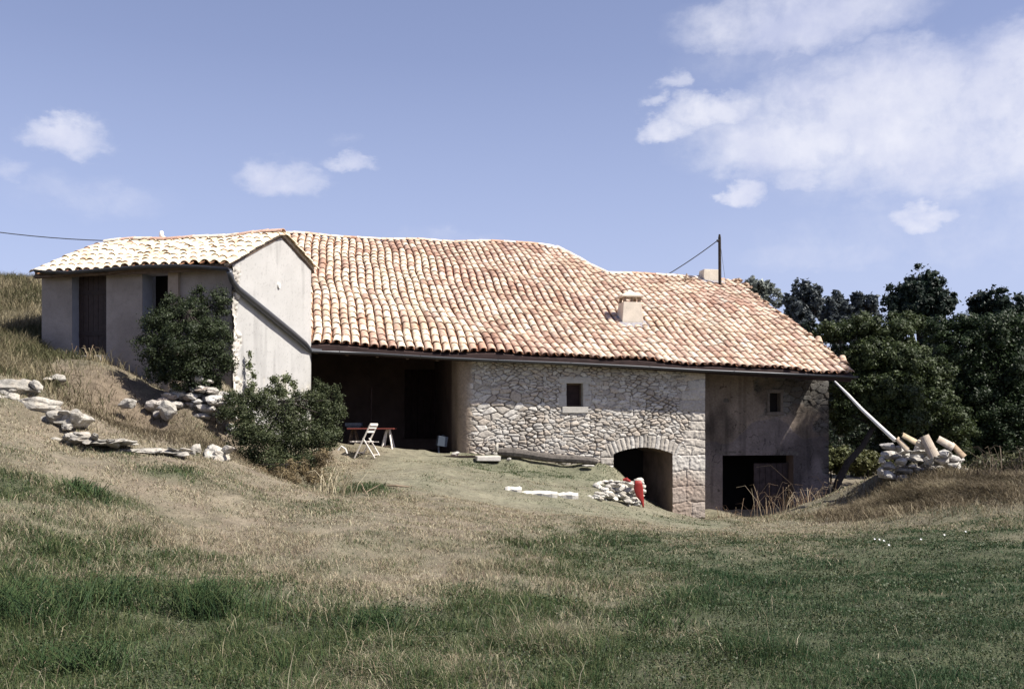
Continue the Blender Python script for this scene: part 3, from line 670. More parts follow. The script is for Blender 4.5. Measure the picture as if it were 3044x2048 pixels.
# stone-grey patch at corner, side wall, rear and left walls
mb = MB()
def wallslab(mb, u0, v0, u1, v1, z0, zt0, zt1, th=.02): quad(mb, Wm(u0, v0, z0), Wm(u1, v1, z0), Wm(u1, v1, zt1), Wm(u0, v0, zt0))
n_ = 14
for k in range(n_):
    v0 = POFF - .03 + (12.9 - POFF) * k / n_; v1 = POFF - .03 + (12.9 - POFF) * (k + 1) / n_
    zt = lambda v: (float(ze(pR)) + SL * v - .04) if v < vtopm(pR) else float(ze(pR)) + SL * vtopm(pR) - .45 * (v - vtopm(pR)) - .05
    wallslab(mb, pR, v0, pR, v1, -3.2, zt(v0), zt(v1))
mb.build('side_wall', m_ds, house)
mb = MB(); wallslab(mb, -.95, 12.9, pR, 12.9, -3.2, 4.2, 2.9)
for k in range(n_):
    v0 = .6 + 12.3 * k / n_; v1 = .6 + 12.3 * (k + 1) / n_; zt = lambda v: (float(ze(-.95)) + SL * v - .1) if v < vtopm(-.95) else float(ze(-.95)) + SL * vtopm(-.95) - .45 * (v - vtopm(-.95)) - .1
    wallslab(mb, -.95, v0, -.95, v1, -3.2, zt(v0), zt(v1))
mb.build('rear_wall', m_facade, house)
# open barn interior
FL = -.72; bv = 5.6
uI = uL + .0
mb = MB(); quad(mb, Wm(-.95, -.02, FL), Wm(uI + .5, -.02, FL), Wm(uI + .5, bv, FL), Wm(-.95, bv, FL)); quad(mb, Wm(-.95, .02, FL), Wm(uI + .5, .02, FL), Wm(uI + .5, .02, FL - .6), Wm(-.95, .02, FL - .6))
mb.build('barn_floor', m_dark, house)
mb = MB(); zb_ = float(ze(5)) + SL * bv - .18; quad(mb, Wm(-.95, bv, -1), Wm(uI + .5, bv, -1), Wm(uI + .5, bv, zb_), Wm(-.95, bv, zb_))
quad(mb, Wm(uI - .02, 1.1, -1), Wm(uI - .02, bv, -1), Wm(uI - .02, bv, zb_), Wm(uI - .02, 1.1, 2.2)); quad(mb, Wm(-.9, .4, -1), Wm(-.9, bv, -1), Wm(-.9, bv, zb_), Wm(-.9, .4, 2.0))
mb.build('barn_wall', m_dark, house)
k0, k1 = wu(1203, bv - .1), wu(1335, bv - .1)
mb = MB(); 
for k in range(7): mb.box(Wm(k0 + (k1 - k0) * (k + .5) / 7, bv - .08, .72), ((k1 - k0) / 7 - .01, .05, 2.1), Rm)
mb.build('barn_shutter', m_darker, house)
mb = MB(); mb.box(Wm((k0 + k1) / 2 - .2, bv - .3, -.40), (k1 - k0 + .9, .5, .06), Rm); mb.box(Wm((k0 + k1) / 2 - .2, bv - .3, -.56), (k1 - k0 + .6, .4, .26), Rm); mb.build('barn_ledge', m_dark, house)
mb = MB()
for k in range(9): u = -.6 + k * .75; mb.bar(Wm(u, .05, float(ze(u)) - .16), Wm(u, 5.5, float(ze(u)) - .16 + SL * 5.45), .07, .1)
mb.build('rafters', m_wood, house)

# eaves gutter, fascia
def gutter(mb, pts, r=.06, n=7, th=.006):
    pts = [Vector(p) for p in pts]; vs = []; fs = []
    for i, p in enumerate(pts):
        d = (pts[min(i + 1, len(pts) - 1)] - pts[max(i - 1, 0)]); d.z = 0; d.normalize(); x = Vector((-d.y, d.x, 0))
        for rr in (r, r - th):
            for k in range(n + 1):
                t = math.pi + math.pi * k / n; vs.append(p + x * math.cos(t) * rr + Vector((0, 0, math.sin(t) * rr)))
    m = 2 * (n + 1)
    for i in range(len(pts) - 1):
        for k in range(n):
            a = i * m + k; fs.append((a, a + 1, a + 1 + m, a + m)); b = a + n + 1; fs.append((b + m, b + 1 + m, b + 1, b))
        a = i * m; fs.append((a, a + m, a + m + n + 1, a + n + 1)); a += n; fs.append((a + n + 1, a + n + 1 + m, a + m, a))
    fs.append(tuple(range(n + 1))); fs.append(tuple((len(pts) - 1) * m + k for k in reversed(range(n + 1))))
    mb.add(vs, fs)
gp = [(925, 1042), (1100, 1048), (1306, 1061), (1500, 1070), (1698, 1078), (1900, 1088), (2089, 1099), (2300, 1108), (2548, 1119)]
mb = MB(); gl = []
for px, py in gp:
    u, z = wm(px, py, -.07); gl.append(Wm(u, -.07, z))
gutter(mb, gl, .062); g_ = mb.build('gutter', m_gutter, house, smooth=True)
for px in (1010, 1250, 1480, 1696, 1930, 2180, 2400):
    u, z = wm(px, np.interp(px, [p[0] for p in gp], [p[1] for p in gp]), -.07)
    mb = MB(); mb.tube([Wm(u, -.135, z + .005), Wm(u, -.10, z - .05), Wm(u, -.07, z - .068), Wm(u, -.02, z - .05), Wm(u, .03, z + .03)], .008, 5); mb.build('gutter_bracket', m_gutter, g_)

mb = MB()
for k in range(30):
    u0 = wu(925, .04) + (UMAX - wu(925, .04)) * k / 30; u1 = wu(925, .04) + (UMAX - wu(925, .04)) * (k + 1) / 30
    a, b = float(ze(u0)) - .02, float(ze(u1)) - .02; mb.bar(Wm(u0, .05, a - .09), Wm(u1, .05, b - .09), .03, .15)
mb.build('fascia_board', m_darker, house)
# white downpipe stub bracket on gutter
# ------------------------------------------------------------------ chimneys
def stone_flash(mb, cpt, ru, rv): pass
def chimney(cuv, wd, dp, h, label, cap):
    u, v = cuv; b = PFm(u, v); mb = MB(); s0 = 1.0; t = .86
    vs = [];
    for (z, k) in ((-.35, 1.12), (.05, 1.08), (h, .9)):
        for (a, c) in ((-1, -1), (1, -1), (1, 1), (-1, 1)): vs.append(Wm(u + a * wd / 2 * k, v + c * dp / 2 * k, b.z + z))
    mb.add(vs, [(0, 1, 5, 4), (1, 2, 6, 5), (2, 3, 7, 6), (3, 0, 4, 7), (4, 5, 9, 8), (5, 6, 10, 9), (6, 7, 11, 10), (7, 4, 8, 11), (8, 9, 10, 11)])
    o = mb.build('chimney', m_chim, house, bevel=.015); o['label'] = label
    if cap:
        for (a, d) in ((-1, -1), (1, -1), (1, 1), (-1, 1), (0, -1)): c = MB(); c.box(Wm(u + a * (wd / 2 * .9 - .05), v + d * (dp / 2 * .9 - .05), b.z + h + .07), (.075, .075, .15), Rm, None, .008); c.build('cap_support', m_brickb, o)
        c = MB(); k0_, k1_ = .56, .02; z0 = b.z + h + .145
        vs = [Wm(u + a * wd * .56, v + d * dp * .56, z0) for (a, d) in ((-1, -1), (1, -1), (1, 1), (-1, 1))] + [Wm(u + a * wd * .56, v + d * dp * .56, z0 + .05) for (a, d) in ((-1, -1), (1, -1), (1, 1), (-1, 1))] + \
             [Wm(u + a * wd * .18, v + d * dp * .18, z0 + .17) for (a, d) in ((-1, -1), (1, -1), (1, 1), (-1, 1))] + [Wm(u, v, z0 + .26)]
        c.add(vs, [(3, 2, 1, 0), (0, 1, 5, 4), (1, 2, 6, 5), (2, 3, 7, 6), (3, 0, 4, 7), (4, 5, 9, 8), (5, 6, 10, 9), (6, 7, 11, 10), (7, 4, 8, 11), (8, 9, 12), (9, 10, 12), (10, 11, 12), (11, 8, 12)])
        c.build('cap', m_chim, o, bevel=.01)
    f = MB(); nU = 8; nVv = 8; w_ = wd * 1.55; d_ = dp * 1.5
    g = []
    for i in range(nU + 1):
        for j in range(nVv + 1):
            uu_ = u + (i / nU - .5) * w_ + random.uniform(-.02, .02); vv_ = v - .1 + (j / nVv - .5) * d_ + random.uniform(-.02, .02)
            g.append(PFm(uu_, vv_) + Vector((0, 0, .15 + random.uniform(-.006, .012) - (.07 if (i in (0, nU) or j in (0, nVv)) else 0))))
    f.add(g, [(i * (nVv + 1) + j, (i + 1) * (nVv + 1) + j, (i + 1) * (nVv + 1) + j + 1, i * (nVv + 1) + j + 1) for i in range(nU) for j in range(nVv)])
    f.build('flashing', m_lead, o, smooth=True)
    return o
m_chim = mat('chimney_render', (.56, .50, .42), .95, False, [(4, [(.3, G(.82)), (.6, G(1.05))], .8, 'MULTIPLY'), (40, [(.3, G(.85)), (.6, G(1.05))], .5, 'MULTIPLY')], .006, 40)
m_brickb = mat('cap_brick', (.28, .21, .15), .95, False, [(20, [(.3, G(.6)), (.6, G(1.2))], .8, 'MULTIPLY')])
chimney(c1, .60, .55, .62, 'rendered chimney with open brick vents and a pyramid cap', True)
chimney((c2[0] - .1, c2[1] + .05), .62, .5, .42, 'plain square rendered chimney at the ridge end', False)
for (px, py) in ((1786, 806), (2040, 812)):
    f = MB(); b = at(px, py + 10, 33.2); f.tube([b - Vector((0, 0, .12)), b, b + Vector((.02, 0, .1))], [.05, .03, .02], 6); f.tube([b - Vector((.14, 0, .1)), b - Vector((0, 0, .06)), b + Vector((.2, 0, -.1))], [.03, .04, .03], 6)
    f.build('ridge_finial', m_brickb, house)

# ------------------------------------------------------------------ annex
annex = empty('annex_cottage', Wa(2, .3, 1), 'small pale rendered cottage with a bleached tiled roof at the left end', 'cottage')
zA = wa(688, 783)[1]
V1, V2 = 2.10, 3.62
tl, _ = wa(124, 800)
zR = (HY - 706) / F * (Wa(0, V1, 0).y); zB = (HY - 799) / F * (Wa(0, V2, 0).y)
# gable wall with fine ragged near corner: a grid sheet with slight relief
vv = np.arange(0, V2 + .001, .03); vv[-1] = V2; zz = np.arange(-1.6, 4.7, .03); VV, ZZ = np.meshgrid(vv, zz)
def gtop(v): return np.where(v < V1, zA + (zR - zA) * v / V1, zR + (zB - zR) * (v - V1) / (V2 - V1))
def field_g(V_, Z_):
    n = fbm(V_ * 2, Z_ * 2, 5, 4); e, idr = cells(V_, Z_, .2, .13, 77, .25); j = sstep(0, 1, e / .04)
    q = 1 - sstep(.0, .10, V_ - .22 + (fbm(V_ * 0 + 1, Z_ * 3.3, 14, 3) - .5) * .5 + (n - .5) * .2)      # exposed corner stones
    q = q * (1 - sstep(3.3, 3.45, Z_))
    lowm = sstep(.5, .68, fbm(V_ * 3, Z_ * 3, 25, 4) - sstep(-.2, 1.6, Z_) * .25 + .12) * (1 - sstep(.9, 1.7, Z_))
    h = q * (j * .05 + (idr - .5) * .05) + (1 - q) * (.03 + (n - .5) * .02 - lowm * .012)
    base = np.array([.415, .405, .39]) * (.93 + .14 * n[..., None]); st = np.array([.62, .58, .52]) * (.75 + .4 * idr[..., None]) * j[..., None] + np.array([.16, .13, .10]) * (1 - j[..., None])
    col = base * (1 - q[..., None]) + st * q[..., None]; lf = lowm[..., None] * .6
    col = col * (1 - lf) + np.array([.52, .48, .40]) * (.8 + .4 * idr[..., None]) * lf
    st_ = sstep(.55, .75, fbm(V_ * 5, Z_ * .7, 145, 3))[..., None] * .16 + (1 - sstep(-1.0, 1.2, Z_ + (n - .5)))[..., None] * .12; col = col * (1 - st_)
    sp = (fbm(V_ * 30, Z_ * 30, 45, 2) > .76)[..., None] * .18; col = col * (1 - sp)
    return h, col
# rear corner of the gable leans out softly near the ground
def pos_g(V_, Z_, h):
    t = -h; p = A0.x + bn.x * V_ + an.x * t, A0.y + bn.y * V_ + an.y * t, Z_
    return p
m_rt = mat('render_tinted', (1, 1, 1), .95, True, [(90, [(.3, G(.84)), (.6, G(1.06))], .6, 'MULTIPLY')], .005, 90)
relief('gable_wall', pos_g, VV, ZZ, gtop, lambda v, z: v < -1, field_g, m_rt, annex)
mb = MB()
quad(mb, Wa(-.035, V2, -1.6), Wa(4.7, V2, -1.6), Wa(4.7, V2, zB), Wa(-.035, V2, zB))          # rear
quad(mb, Wa(tl, 0, .5), Wa(tl, V2, .5), Wa(tl, V2, zB), Wa(tl, 0, zA)); mb.add([Wa(tl, 0, zA), Wa(tl, V2, zB), Wa(tl, V1, zR)], [(0, 1, 2)])
mb.build('side_wall', m_render, annex)
# facade: pieces around two openings, right bay set back a little
d0, d1 = wa(214, 0)[0], wa(316, 0)[0]; dzT = wa(260, 812)[1]; dzB = wa(270, 1056)[1]     # d0 > d1 (t grows leftwards)
w0_, w1_ = wa(423, 0)[0], wa(500, 0)[0]; wzT = wa(460, 812)[1]; wzB = wa(460, 985)[1]
p1_ = wa(530, 0)[0]
zt_ = zA - .02
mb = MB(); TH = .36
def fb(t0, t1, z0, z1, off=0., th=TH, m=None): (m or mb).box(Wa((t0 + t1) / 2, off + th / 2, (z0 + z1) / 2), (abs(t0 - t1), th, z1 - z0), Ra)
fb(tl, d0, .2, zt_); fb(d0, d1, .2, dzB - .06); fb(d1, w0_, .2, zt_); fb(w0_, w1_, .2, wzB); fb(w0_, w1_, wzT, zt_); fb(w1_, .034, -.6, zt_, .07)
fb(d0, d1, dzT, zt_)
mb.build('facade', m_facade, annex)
mb = MB(); fb(w1_, p1_, .6, zt_ - .002, -.01, .12, mb); m_jamb = mat('jamb_render', (.33, .27, .215), .95, False, [(14, [(.3, G(.8)), (.6, G(1.1))], .6, 'MULTIPLY')]); mb.build('door_pillar', m_jamb, annex)
m_reveal = mat('reveal_render', (.30, .31, .34), .9, False, [(6, [(.3, G(.85)), (.6, G(1.05))], .6, 'MULTIPLY')])
mb = MB(); 
for (t0, zb, zt2) in ((d0, dzB, dzT), (w0_, wzB, wzT)):
    mb = MB(); quad(mb, Wa(t0 - .004, .002, zb), Wa(t0 - .004, .35, zb), Wa(t0 - .004, .35, zt2), Wa(t0 - .004, .002, zt2)); mb.build('reveal', m_reveal, annex)
mb = MB(); n_ = 7; tw_ = (d0 - d1) / n_
for k in range(n_): mb.box(Wa(d1 + tw_ * (k + .5), .24 + random.uniform(-.004, .004), (dzT + dzB) / 2), (tw_ - .008, .04, dzT - dzB), Ra, (1, 1, 1) if k > 0 else (1.5, .7, .7))
mb.box(Wa((d0 + d1) / 2, .215, dzB + .5), (d0 - d1 - .03, .02, .10), Ra, (.8, .8, .8)); mb.box(Wa((d0 + d1) / 2, .215, dzT - .4), (d0 - d1 - .03, .02, .10), Ra, (.8, .8, .8))
dd = mb.build('door', m_door, annex); dd['label'] = 'tall dark brown plank door in a deep reveal'
mb = MB(); mb.box(Wa(d1 + .12, .205, dzB + 1.0), (.03, .04, .12), Ra); mb.build('handle', m_gutter, dd)
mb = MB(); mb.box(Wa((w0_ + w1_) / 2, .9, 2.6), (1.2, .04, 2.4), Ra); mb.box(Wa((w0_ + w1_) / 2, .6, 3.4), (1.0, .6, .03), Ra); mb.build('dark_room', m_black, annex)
mb = MB(); mb.box(Wa((d0 + d1) / 2 + .02, -.14, dzB - .09), (d0 - d1 + .25, .42, .14), Ra, None, .02); mb.build('doorstep', m_slab, annex, bevel=.02)
# annex roof
zE = zA - .02
def PFa(t, v):
    s1 = (zR - zA) / V1; z = zA + s1 * v if v <= V1 else zR + (zB - zR) / (V2 - V1) * (v - V1)
    return Wa(t, v, z + .03 + .025 * math.sin(t * 1.3 + v) + .015 * math.sin(t * 3.7))
def cola(u, v):
    k = random.uniform(.92, 1.05); c = (.79, .69, .52) if random.random() < .93 else (.66, .50, .38); return (c[0] * k, c[1] * k, c[2] * k)
t_ = roof_tiles(PFa, -.05, tl - .04, lambda u: V1 + .03, lambda u: -.30, .232, .36, cola, r=.10, wob=.015)
t_.build('roof_tiles', m_tile, annex)
mb = MB()
t2 = roof_tiles(lambda t, v: PFa(t, V1 + V2 + .2 - v), -.05, tl - .04, lambda u: V2 + .2, lambda u: V1, .24, .36, cola, r=.10, wob=.0)
t2.build('rear_roof_tiles', m_tile, annex)
mb = MB()
for k in range(20):
    t0 = -.05 + (tl + .05) * k / 20; t1 = -.05 + (tl + .05) * (k + 1) / 20
    for (va, vb) in ((-.26, V1), (V1, V2 + .15)):
        P = [PFa(t0, va), PFa(t1, va), PFa(t1, vb), PFa(t0, vb)]; Q = [p - Vector((0, 0, .05)) for p in P]
        mb.add(P + Q, [(3, 2, 1, 0), (4, 5, 6, 7), (0, 1, 5, 4), (2, 3, 7, 6), (1, 2, 6, 5), (3, 0, 4, 7)])
mb.build('roof_deck', m_wood, annex)
mb = MB()
_mb_keep = mb
u = -.10; random.seed(3)
while u < tl - .25:
    L_ = .40 * random.uniform(.9, 1.1); a = PFa(u, V1) + Vector((0, 0, .065)); b = PFa(u + L_, V1) + Vector((0, 0, .065)); d = (b - a).normalized(); sdv = d.cross(Vector((0, 0, 1))).normalized()
    nr = sdv.cross(d); nr = nr if nr.z > 0 else -nr
    add_tile(mb, a, d, sdv, nr, (b - a).length + .05, .12, .105, .016, random.choice([(.72, .66, .55), (.72, .65, .54), (.60, .42, .33)]), seg=8); u += L_
mb.build('ridge_tiles', m_tile, annex)
mb = MB()   # mortared verge on the gable
for (va, vb) in ((-.27, V1), (V1, V2 + .1)):
    n_ = 16
    for k in range(n_):
        a = PFa(-.03, va + (vb - va) * k / n_); b = PFa(-.03, va + (vb - va) * (k + 1) / n_)
        mb.bar(a + Vector((0, 0, .03)), b + Vector((0, 0, .03)), .07 + random.uniform(-.01, .01), .07 + random.uniform(-.01, .012))
m_verge = mat('verge_mortar', (.38, .32, .25), .95, False, [(12, [(.3, G(.6)), (.6, G(1.1))], .8, 'MULTIPLY')], .01, 30)
mb.build('verge', m_verge, annex)
ag = [(104, 811), (135, 815), (200, 817), (300, 810), (420, 800), (520, 797), (600, 801), (684, 808)]
mb = MB(); gl2 = []
for px, py in ag:
    t, z = wa(px, py - 4, -.36); gl2.append(Wa(t, -.36, z + .045))
gutter(mb, gl2, .065); ga = mb.build('gutter', m_gutter, annex, smooth=True)
mb = MB(); mb.tube([Vector(at(114, 815, 21.1)), Vector(at(85, 845, 21.2)), Vector(at(76, 870, 21.5))], .004, 4); mb.build('gutter_wire', m_wire, ga)
mb = MB()
for k in range(14):
    t0 = .0 + (tl) * k / 14; t1 = tl * (k + 1) / 14
    mb.bar(Wa(t0, -.20, zA - .10), Wa(t1, -.20, zA - .10), .025, .14)
mb.build('fascia_board', m_wood, annex)
def ag3(px, py, off): 
    """point on a vertical plane parallel to the gable, `off` metres outside it"""
    v, z = hit(px, py, A0 - an * off, bn, an, 0.); return Wa(-off, v, z)
pth = [gl2[-1] + Vector((-.02, 0, -.06)), ag3(690, 835, .12), ag3(706, 858, .12), ag3(800, 935, .12), ag3(870, 992, .12), ag3(905, 1022, .12), gl[0] + Vector((-.02, -.02, .0)), gl[0] + Vector((.25, .05, -.01))]
mb = MB(); mb.tube(pth, [.06, .062, .07, .078, .078, .075, .065, .05], 10); mb.build('downpipe', m_gutter, annex, smooth=True)
mb = MB(); p = ag3(828, 849, .035); mb.tube([p + Vector((.03, -.01, 0)), p + Vector((-.02, 0, 0))], [.062, .062], 20); mb.build('round_vent', m_white, annex)
sb = empty('ridge_stone', PFa(wa(480, 0, V1)[0], V1) + Vector((0, 0, .17)), 'small white stone perched on the ridge of the left cottage roof', 'stone')

# ------------------------------------------------------------------ rocks
def rock(name, loc, size, seed, material=None, parent=None, rz=0, sub=3, rough=.35, flat=.0, label=None, cat='rock', group=None, col=None, tilt=0):
    r = random.Random(seed); bm_v, bm_f = ico(sub); dirs = [Vector((r.gauss(0, 1), r.gauss(0, 1), r.gauss(0, 1))).normalized() for _ in range(16)]; ds = [r.uniform(.55, .98) for _ in range(16)]
    R = Matrix.Rotation(rz, 3, 'Z') @ Matrix.Rotation(tilt, 3, 'X'); vs = []
    for v in bm_v:
        k = 1.0
        for d_, c_ in zip(dirs, ds):       # cut by planes -> facetted
            q = v.dot(d_)
            if q > 1e-3: k = min(k, c_ / q)
        k *= 1 + rough * .10 * (math.sin(v.x * 7 + seed) * math.sin(v.y * 6 + seed * 2) + math.sin(v.z * 9 + v.x * 5 + seed) * .5) + r.uniform(-.03, .03)
        p = Vector((v.x * size[0] * k, v.y * size[1] * k, v.z * size[2] * k)); vs.append(Vector(loc) + R @ p)
    mb = MB() if not isinstance(parent, MB) else parent
    mb.add(vs, bm_f, col)
    if isinstance(parent, MB): return None
    o = mb.build(name, material or m_lime, parent)
    if label: tag(o, label, cat, group)
    return o
_ico = {}
def ico(sub):
    if sub in _ico: return _ico[sub]
    import bmesh
    bm = bmesh.new(); bmesh.ops.create_icosphere(bm, subdivisions=sub, radius=1); v = [x.co.copy() for x in bm.verts]; f = [tuple(q.index for q in x.verts) for x in bm.faces]; bm.free()
    _ico[sub] = (v, f); return v, f
mbx = MB(); rock('s', sb.location + Vector((0, 0, .04)), (.06, .06, .10), 3, parent=mbx, sub=2); rock('s', sb.location + Vector((.04, 0, -.02)), (.07, .06, .05), 5, parent=mbx, sub=2)
mbx.build('stone', m_white, sb)
rt = MB()
# ledge of limestone outcrops running down from the left edge
outs = [(10, 1130, 16.3, .55, .22, 'grey limestone boulder at the far left edge, top of the rock ledge'),
        (70, 1190, 16.1, .50, .26, 'pale broad limestone outcrop just right of the leftmost boulder'),
        (165, 1225, 16.0, .50, .27, 'flat topped limestone outcrop with a dark hollow below it'),
        (225, 1285, 15.9, .30, .15, 'small bright limestone lump where the ledge steps down'),
        (325, 1302, 16.0, .50, .09, 'long low strip of white limestone in the dry grass'),
        (450, 1330, 16.2, .55, .09, 'low half buried limestone slab right of the long white strip'),
        (632, 1330, 17.0, .30, .26, 'rough grey boulder against the left side of the lower bush')]
rnd = random.Random(5)
for i, (px, py, D, sx, sz, lab) in enumerate(outs):
    p = at(px, py, D - (.5 if i > 2 else .1)); p.z = max(p.z - .03, gz1(p.x, p.y) + .03); mbx = MB()
    rock('r', p + Vector((0, .15, -sz * .45)), (sx * 1.05, .34, sz * .72), 100 + i, parent=mbx, sub=4, rough=.7, rz=rnd.uniform(-.3, .2))
    for k in range(9):
        rock('r', p + Vector((rnd.uniform(-sx, sx) * 1.05, rnd.uniform(-.15, .2), rnd.uniform(-.9, .05) * sz)), (sx * rnd.uniform(.12, .35), .2 * rnd.uniform(.5, 1), sz * rnd.uniform(.2, .5)), 200 + i * 7 + k, parent=mbx, sub=3, rough=.7, rz=rnd.uniform(-1, 1), tilt=rnd.uniform(-.4, .4))
    o = mbx.build('limestone_outcrop', m_lime); tag(o, lab, 'rock', 'limestone ledge across the slope')
# dry stone retaining pile below the annex corner
def stone_pile(name, label, faces, seed, cat='stone wall', mt=None):
    r = random.Random(seed); mbp = MB()
    for (px0, px1, py0, py1, D, sx, sz, n) in faces:
        for k in range(n):
            px = r.uniform(px0, px1); py = r.uniform(py0, py1); p = at(px, py, D - .25 + r.uniform(0, .3)); s = r.uniform(.7, 1.3)
            c = r.choice([(.42, .39, .35), (.34, .31, .28), (.48, .46, .43), (.30, .25, .21)])
            rock('r', p, (sx * s, .18 * s, sz * s * r.uniform(.8, 1.2)), r.randint(0, 9999), parent=mbp, sub=2, rough=.5, rz=r.uniform(-.5, .5), tilt=r.uniform(-.2, .2), col=c)
    return tag(mbp.build(name, mt or m_limet), label, cat)
stone_pile('dry_stone_pile', 'heap of grey and tan rubble walling under the corner of the left cottage', [(480, 660, 1170, 1240, 19.3, .15, .075, 42), (520, 640, 1150, 1180, 19.4, .12, .07, 14), (610, 690, 1160, 1290, 19.6, .16, .12, 22), (450, 520, 1185, 1240, 19.1, .12, .10, 8)], 8)
rock('round_stone', at(593, 1127, 19.2), (.115, .10, .115), 21, m_slab, label='round cream stone standing on top of the rubble heap', cat='stone')
rock('flat_stone', at(622, 1134, 19.2), (.12, .1, .045), 25, m_slab, label='small flat pale stone beside the round cream stone', cat='stone')
rock('dark_boulder', at(498, 1220, 18.7), (.22, .2, .2), 27, m_lime, label='squarish grey boulder at the left foot of the rubble heap', cat='rock')
for i, (px, py, D, s, lab) in enumerate([(140, 1128, 18.2, .10, 'left one of two grey stones lying on the bank under the cottage door'), (172, 1126, 18.4, .18, 'right one of two grey stones lying on the bank under the cottage door'), (380, 1200, 18.3, .2, 'dark grey rock half hidden in the shade left of the rubble heap')]):
    rock('bank_stone', at(px, py, D), (s, .14, s * .5), 300 + i, m_lime, label=lab, cat='rock')
# terrace: slab, kerb stones, beam, heap with hollow, red cover
tb = MB(); pa = Wm(wu(1445), WOFF - .42, 0); 
def wl(px, py, out): u, z = wm(px, py, WOFF - out); return Wm(u, WOFF - out, z)
a = wl(1480, 1343, .3); b = wl(1775, 1373, .3); L = (b - a)
mbx = MB(); pts = [a + L * t + Vector((0, 0, .02 * math.sin(t * 9))) for t in np.linspace(0, 1, 14)]
mbx.tube(pts, [.08, .12, .13, .12, .115, .12, .11, .105, .11, .10, .11, .10, .10, .07], 9); mbx.build('timber_beam', m_greywood); bb = bpy.context.scene.objects['timber_beam']
tag(bb, 'old grey squared tree trunk lying along the foot of the stone wall', 'beam')
rock('leaning_stone', wl(1476, 1330, .35), (.07, .08, .14), 31, m_lime, rz=.4, tilt=.3, label='knobbly stone standing at the left end of the old beam', cat='stone')
p = wl(1450, 1363, .6); mbx = MB(); mbx.box(p, (.62, .35, .12), Rm, None, .02); tag(mbx.build('white_slab', m_slab, bevel=.02), 'white cut stone slab lying in front of the stone wall', 'stone slab')
p = wl(1512, 1365, .55); rock('small_stone', p, (.07, .06, .06), 33, m_slab, label='small pale stone between the white slab and the beam', cat='stone')
p = wl(1745, 1384, .5); rock('small_stone', p, (.20, .12, .04), 35, m_slab, label='flat pale stone under the right end of the beam', cat='stone')
for i, (px0, px1, py, D, lab) in enumerate([(1503, 1550, 1463, 20.6, 'leftmost rounded stone of the white terrace kerb'), (1551, 1655, 1472, 20.6, 'long smooth middle stone of the white terrace kerb'), (1656, 1718, 1470, 20.8, 'right hand rough stone of the white terrace kerb')]):
    c = at((px0 + px1) / 2, py, D); c.z = max(c.z, gz1(c.x, c.y) + .035); wd = (px1 - px0) / F * D
    random.seed(40 + i); mbx = MB(); n_ = 7; top_ = []; 
    for q in range(n_ + 1):
        x_ = c.x - wd / 2 * 1.04 + wd * 1.04 * q / n_; e_ = (.75 if q in (0, n_) else 1) ; hh_ = (.055 + .02 * random.random()) * e_; dd_ = (.11 + .03 * random.random()) * e_
        for (yy, zz_) in ((-dd_, -.12), (-dd_ * 1.15, hh_ * .1), (-dd_ * .5, hh_), (dd_ * .7, hh_ * .9), (dd_, -.12)): top_.append(Vector((x_, c.y + .1 + yy, c.z - .02 + zz_ + random.uniform(-.014, .014))))
    fs_ = [(q * 5 + k, q * 5 + k + 1, q * 5 + k + 6, q * 5 + k + 5) for q in range(n_) for k in range(4)] + [(4, 3, 2, 1, 0), tuple(n_ * 5 + k for k in range(5))]
    mbx.add(top_, [tuple(reversed(f_)) for f_ in fs_]); tag(mbx.build('kerb_stone', m_kerb), lab, 'kerb stone', 'white kerb stones edging the terrace')
r = random.Random(12); mbp = MB()
heap = [(1725, 1800, 1466, 1490, 21.2, 22), (1745, 1900, 1470, 1512, 21.6, 46), (1800, 1905, 1440, 1475, 21.9, 34), (1850, 1910, 1425, 1500, 22.2, 26), (1770, 1830, 1455, 1480, 21.5, 12)]
for (x0, x1, y0, y1, D, n) in heap:
    for k in range(n):
        s = r.uniform(.6, 1.3); c = r.choice([(.50, .47, .42), (.44, .41, .36), (.36, .33, .28), (.54, .52, .47)])
        py = r.uniform(y0, y1); px = r.uniform(x0, x1)
        if px < 1735 + (1475 - py) * 2.0: continue
        rock('r', at(px, py, D + r.uniform(-.05, .35)), (.11 * s, .11 * s, .055 * s), r.randint(0, 9999), parent=mbp, sub=2, rough=.5, rz=r.uniform(-1, 1), tilt=r.uniform(-.4, .4), col=c)
for k in range(16):   # ring of stones round the hollow
    t = 2 * math.pi * k / 16; p = at(1822, 1440, 22.6) + Vector((math.cos(t) * .36, math.sin(t) * .36, -.03 + .07 * math.sin(t)))
    rock('r', p, (.12, .11, .06), 600 + k, parent=mbp, sub=2, rz=t, col=(.56, .53, .47))
for k in range(14):
    p = at(1898 + r.uniform(-14, 10), 1426 + k * 6, 22.3 + r.uniform(-.1, .2)); rock('r', p, (.11, .12, .07), 650 + k, parent=mbp, sub=2, rz=k, col=(.55, .52, .46))
hp = tag(mbp.build('stone_wellhead', m_limet), 'tumbled ring of pale stones round a dark pit beside the arch', 'stone heap')
mbx = MB(); q = at(1822, 1437, 22.6); mbx.tube([q + Vector((0, 0, .02)), q + Vector((0, 0, .03))], [.25, .25], 16); mbx.build('pit_shade_disc', m_black, hp)  # flat black disc painted in for the shade down the pit
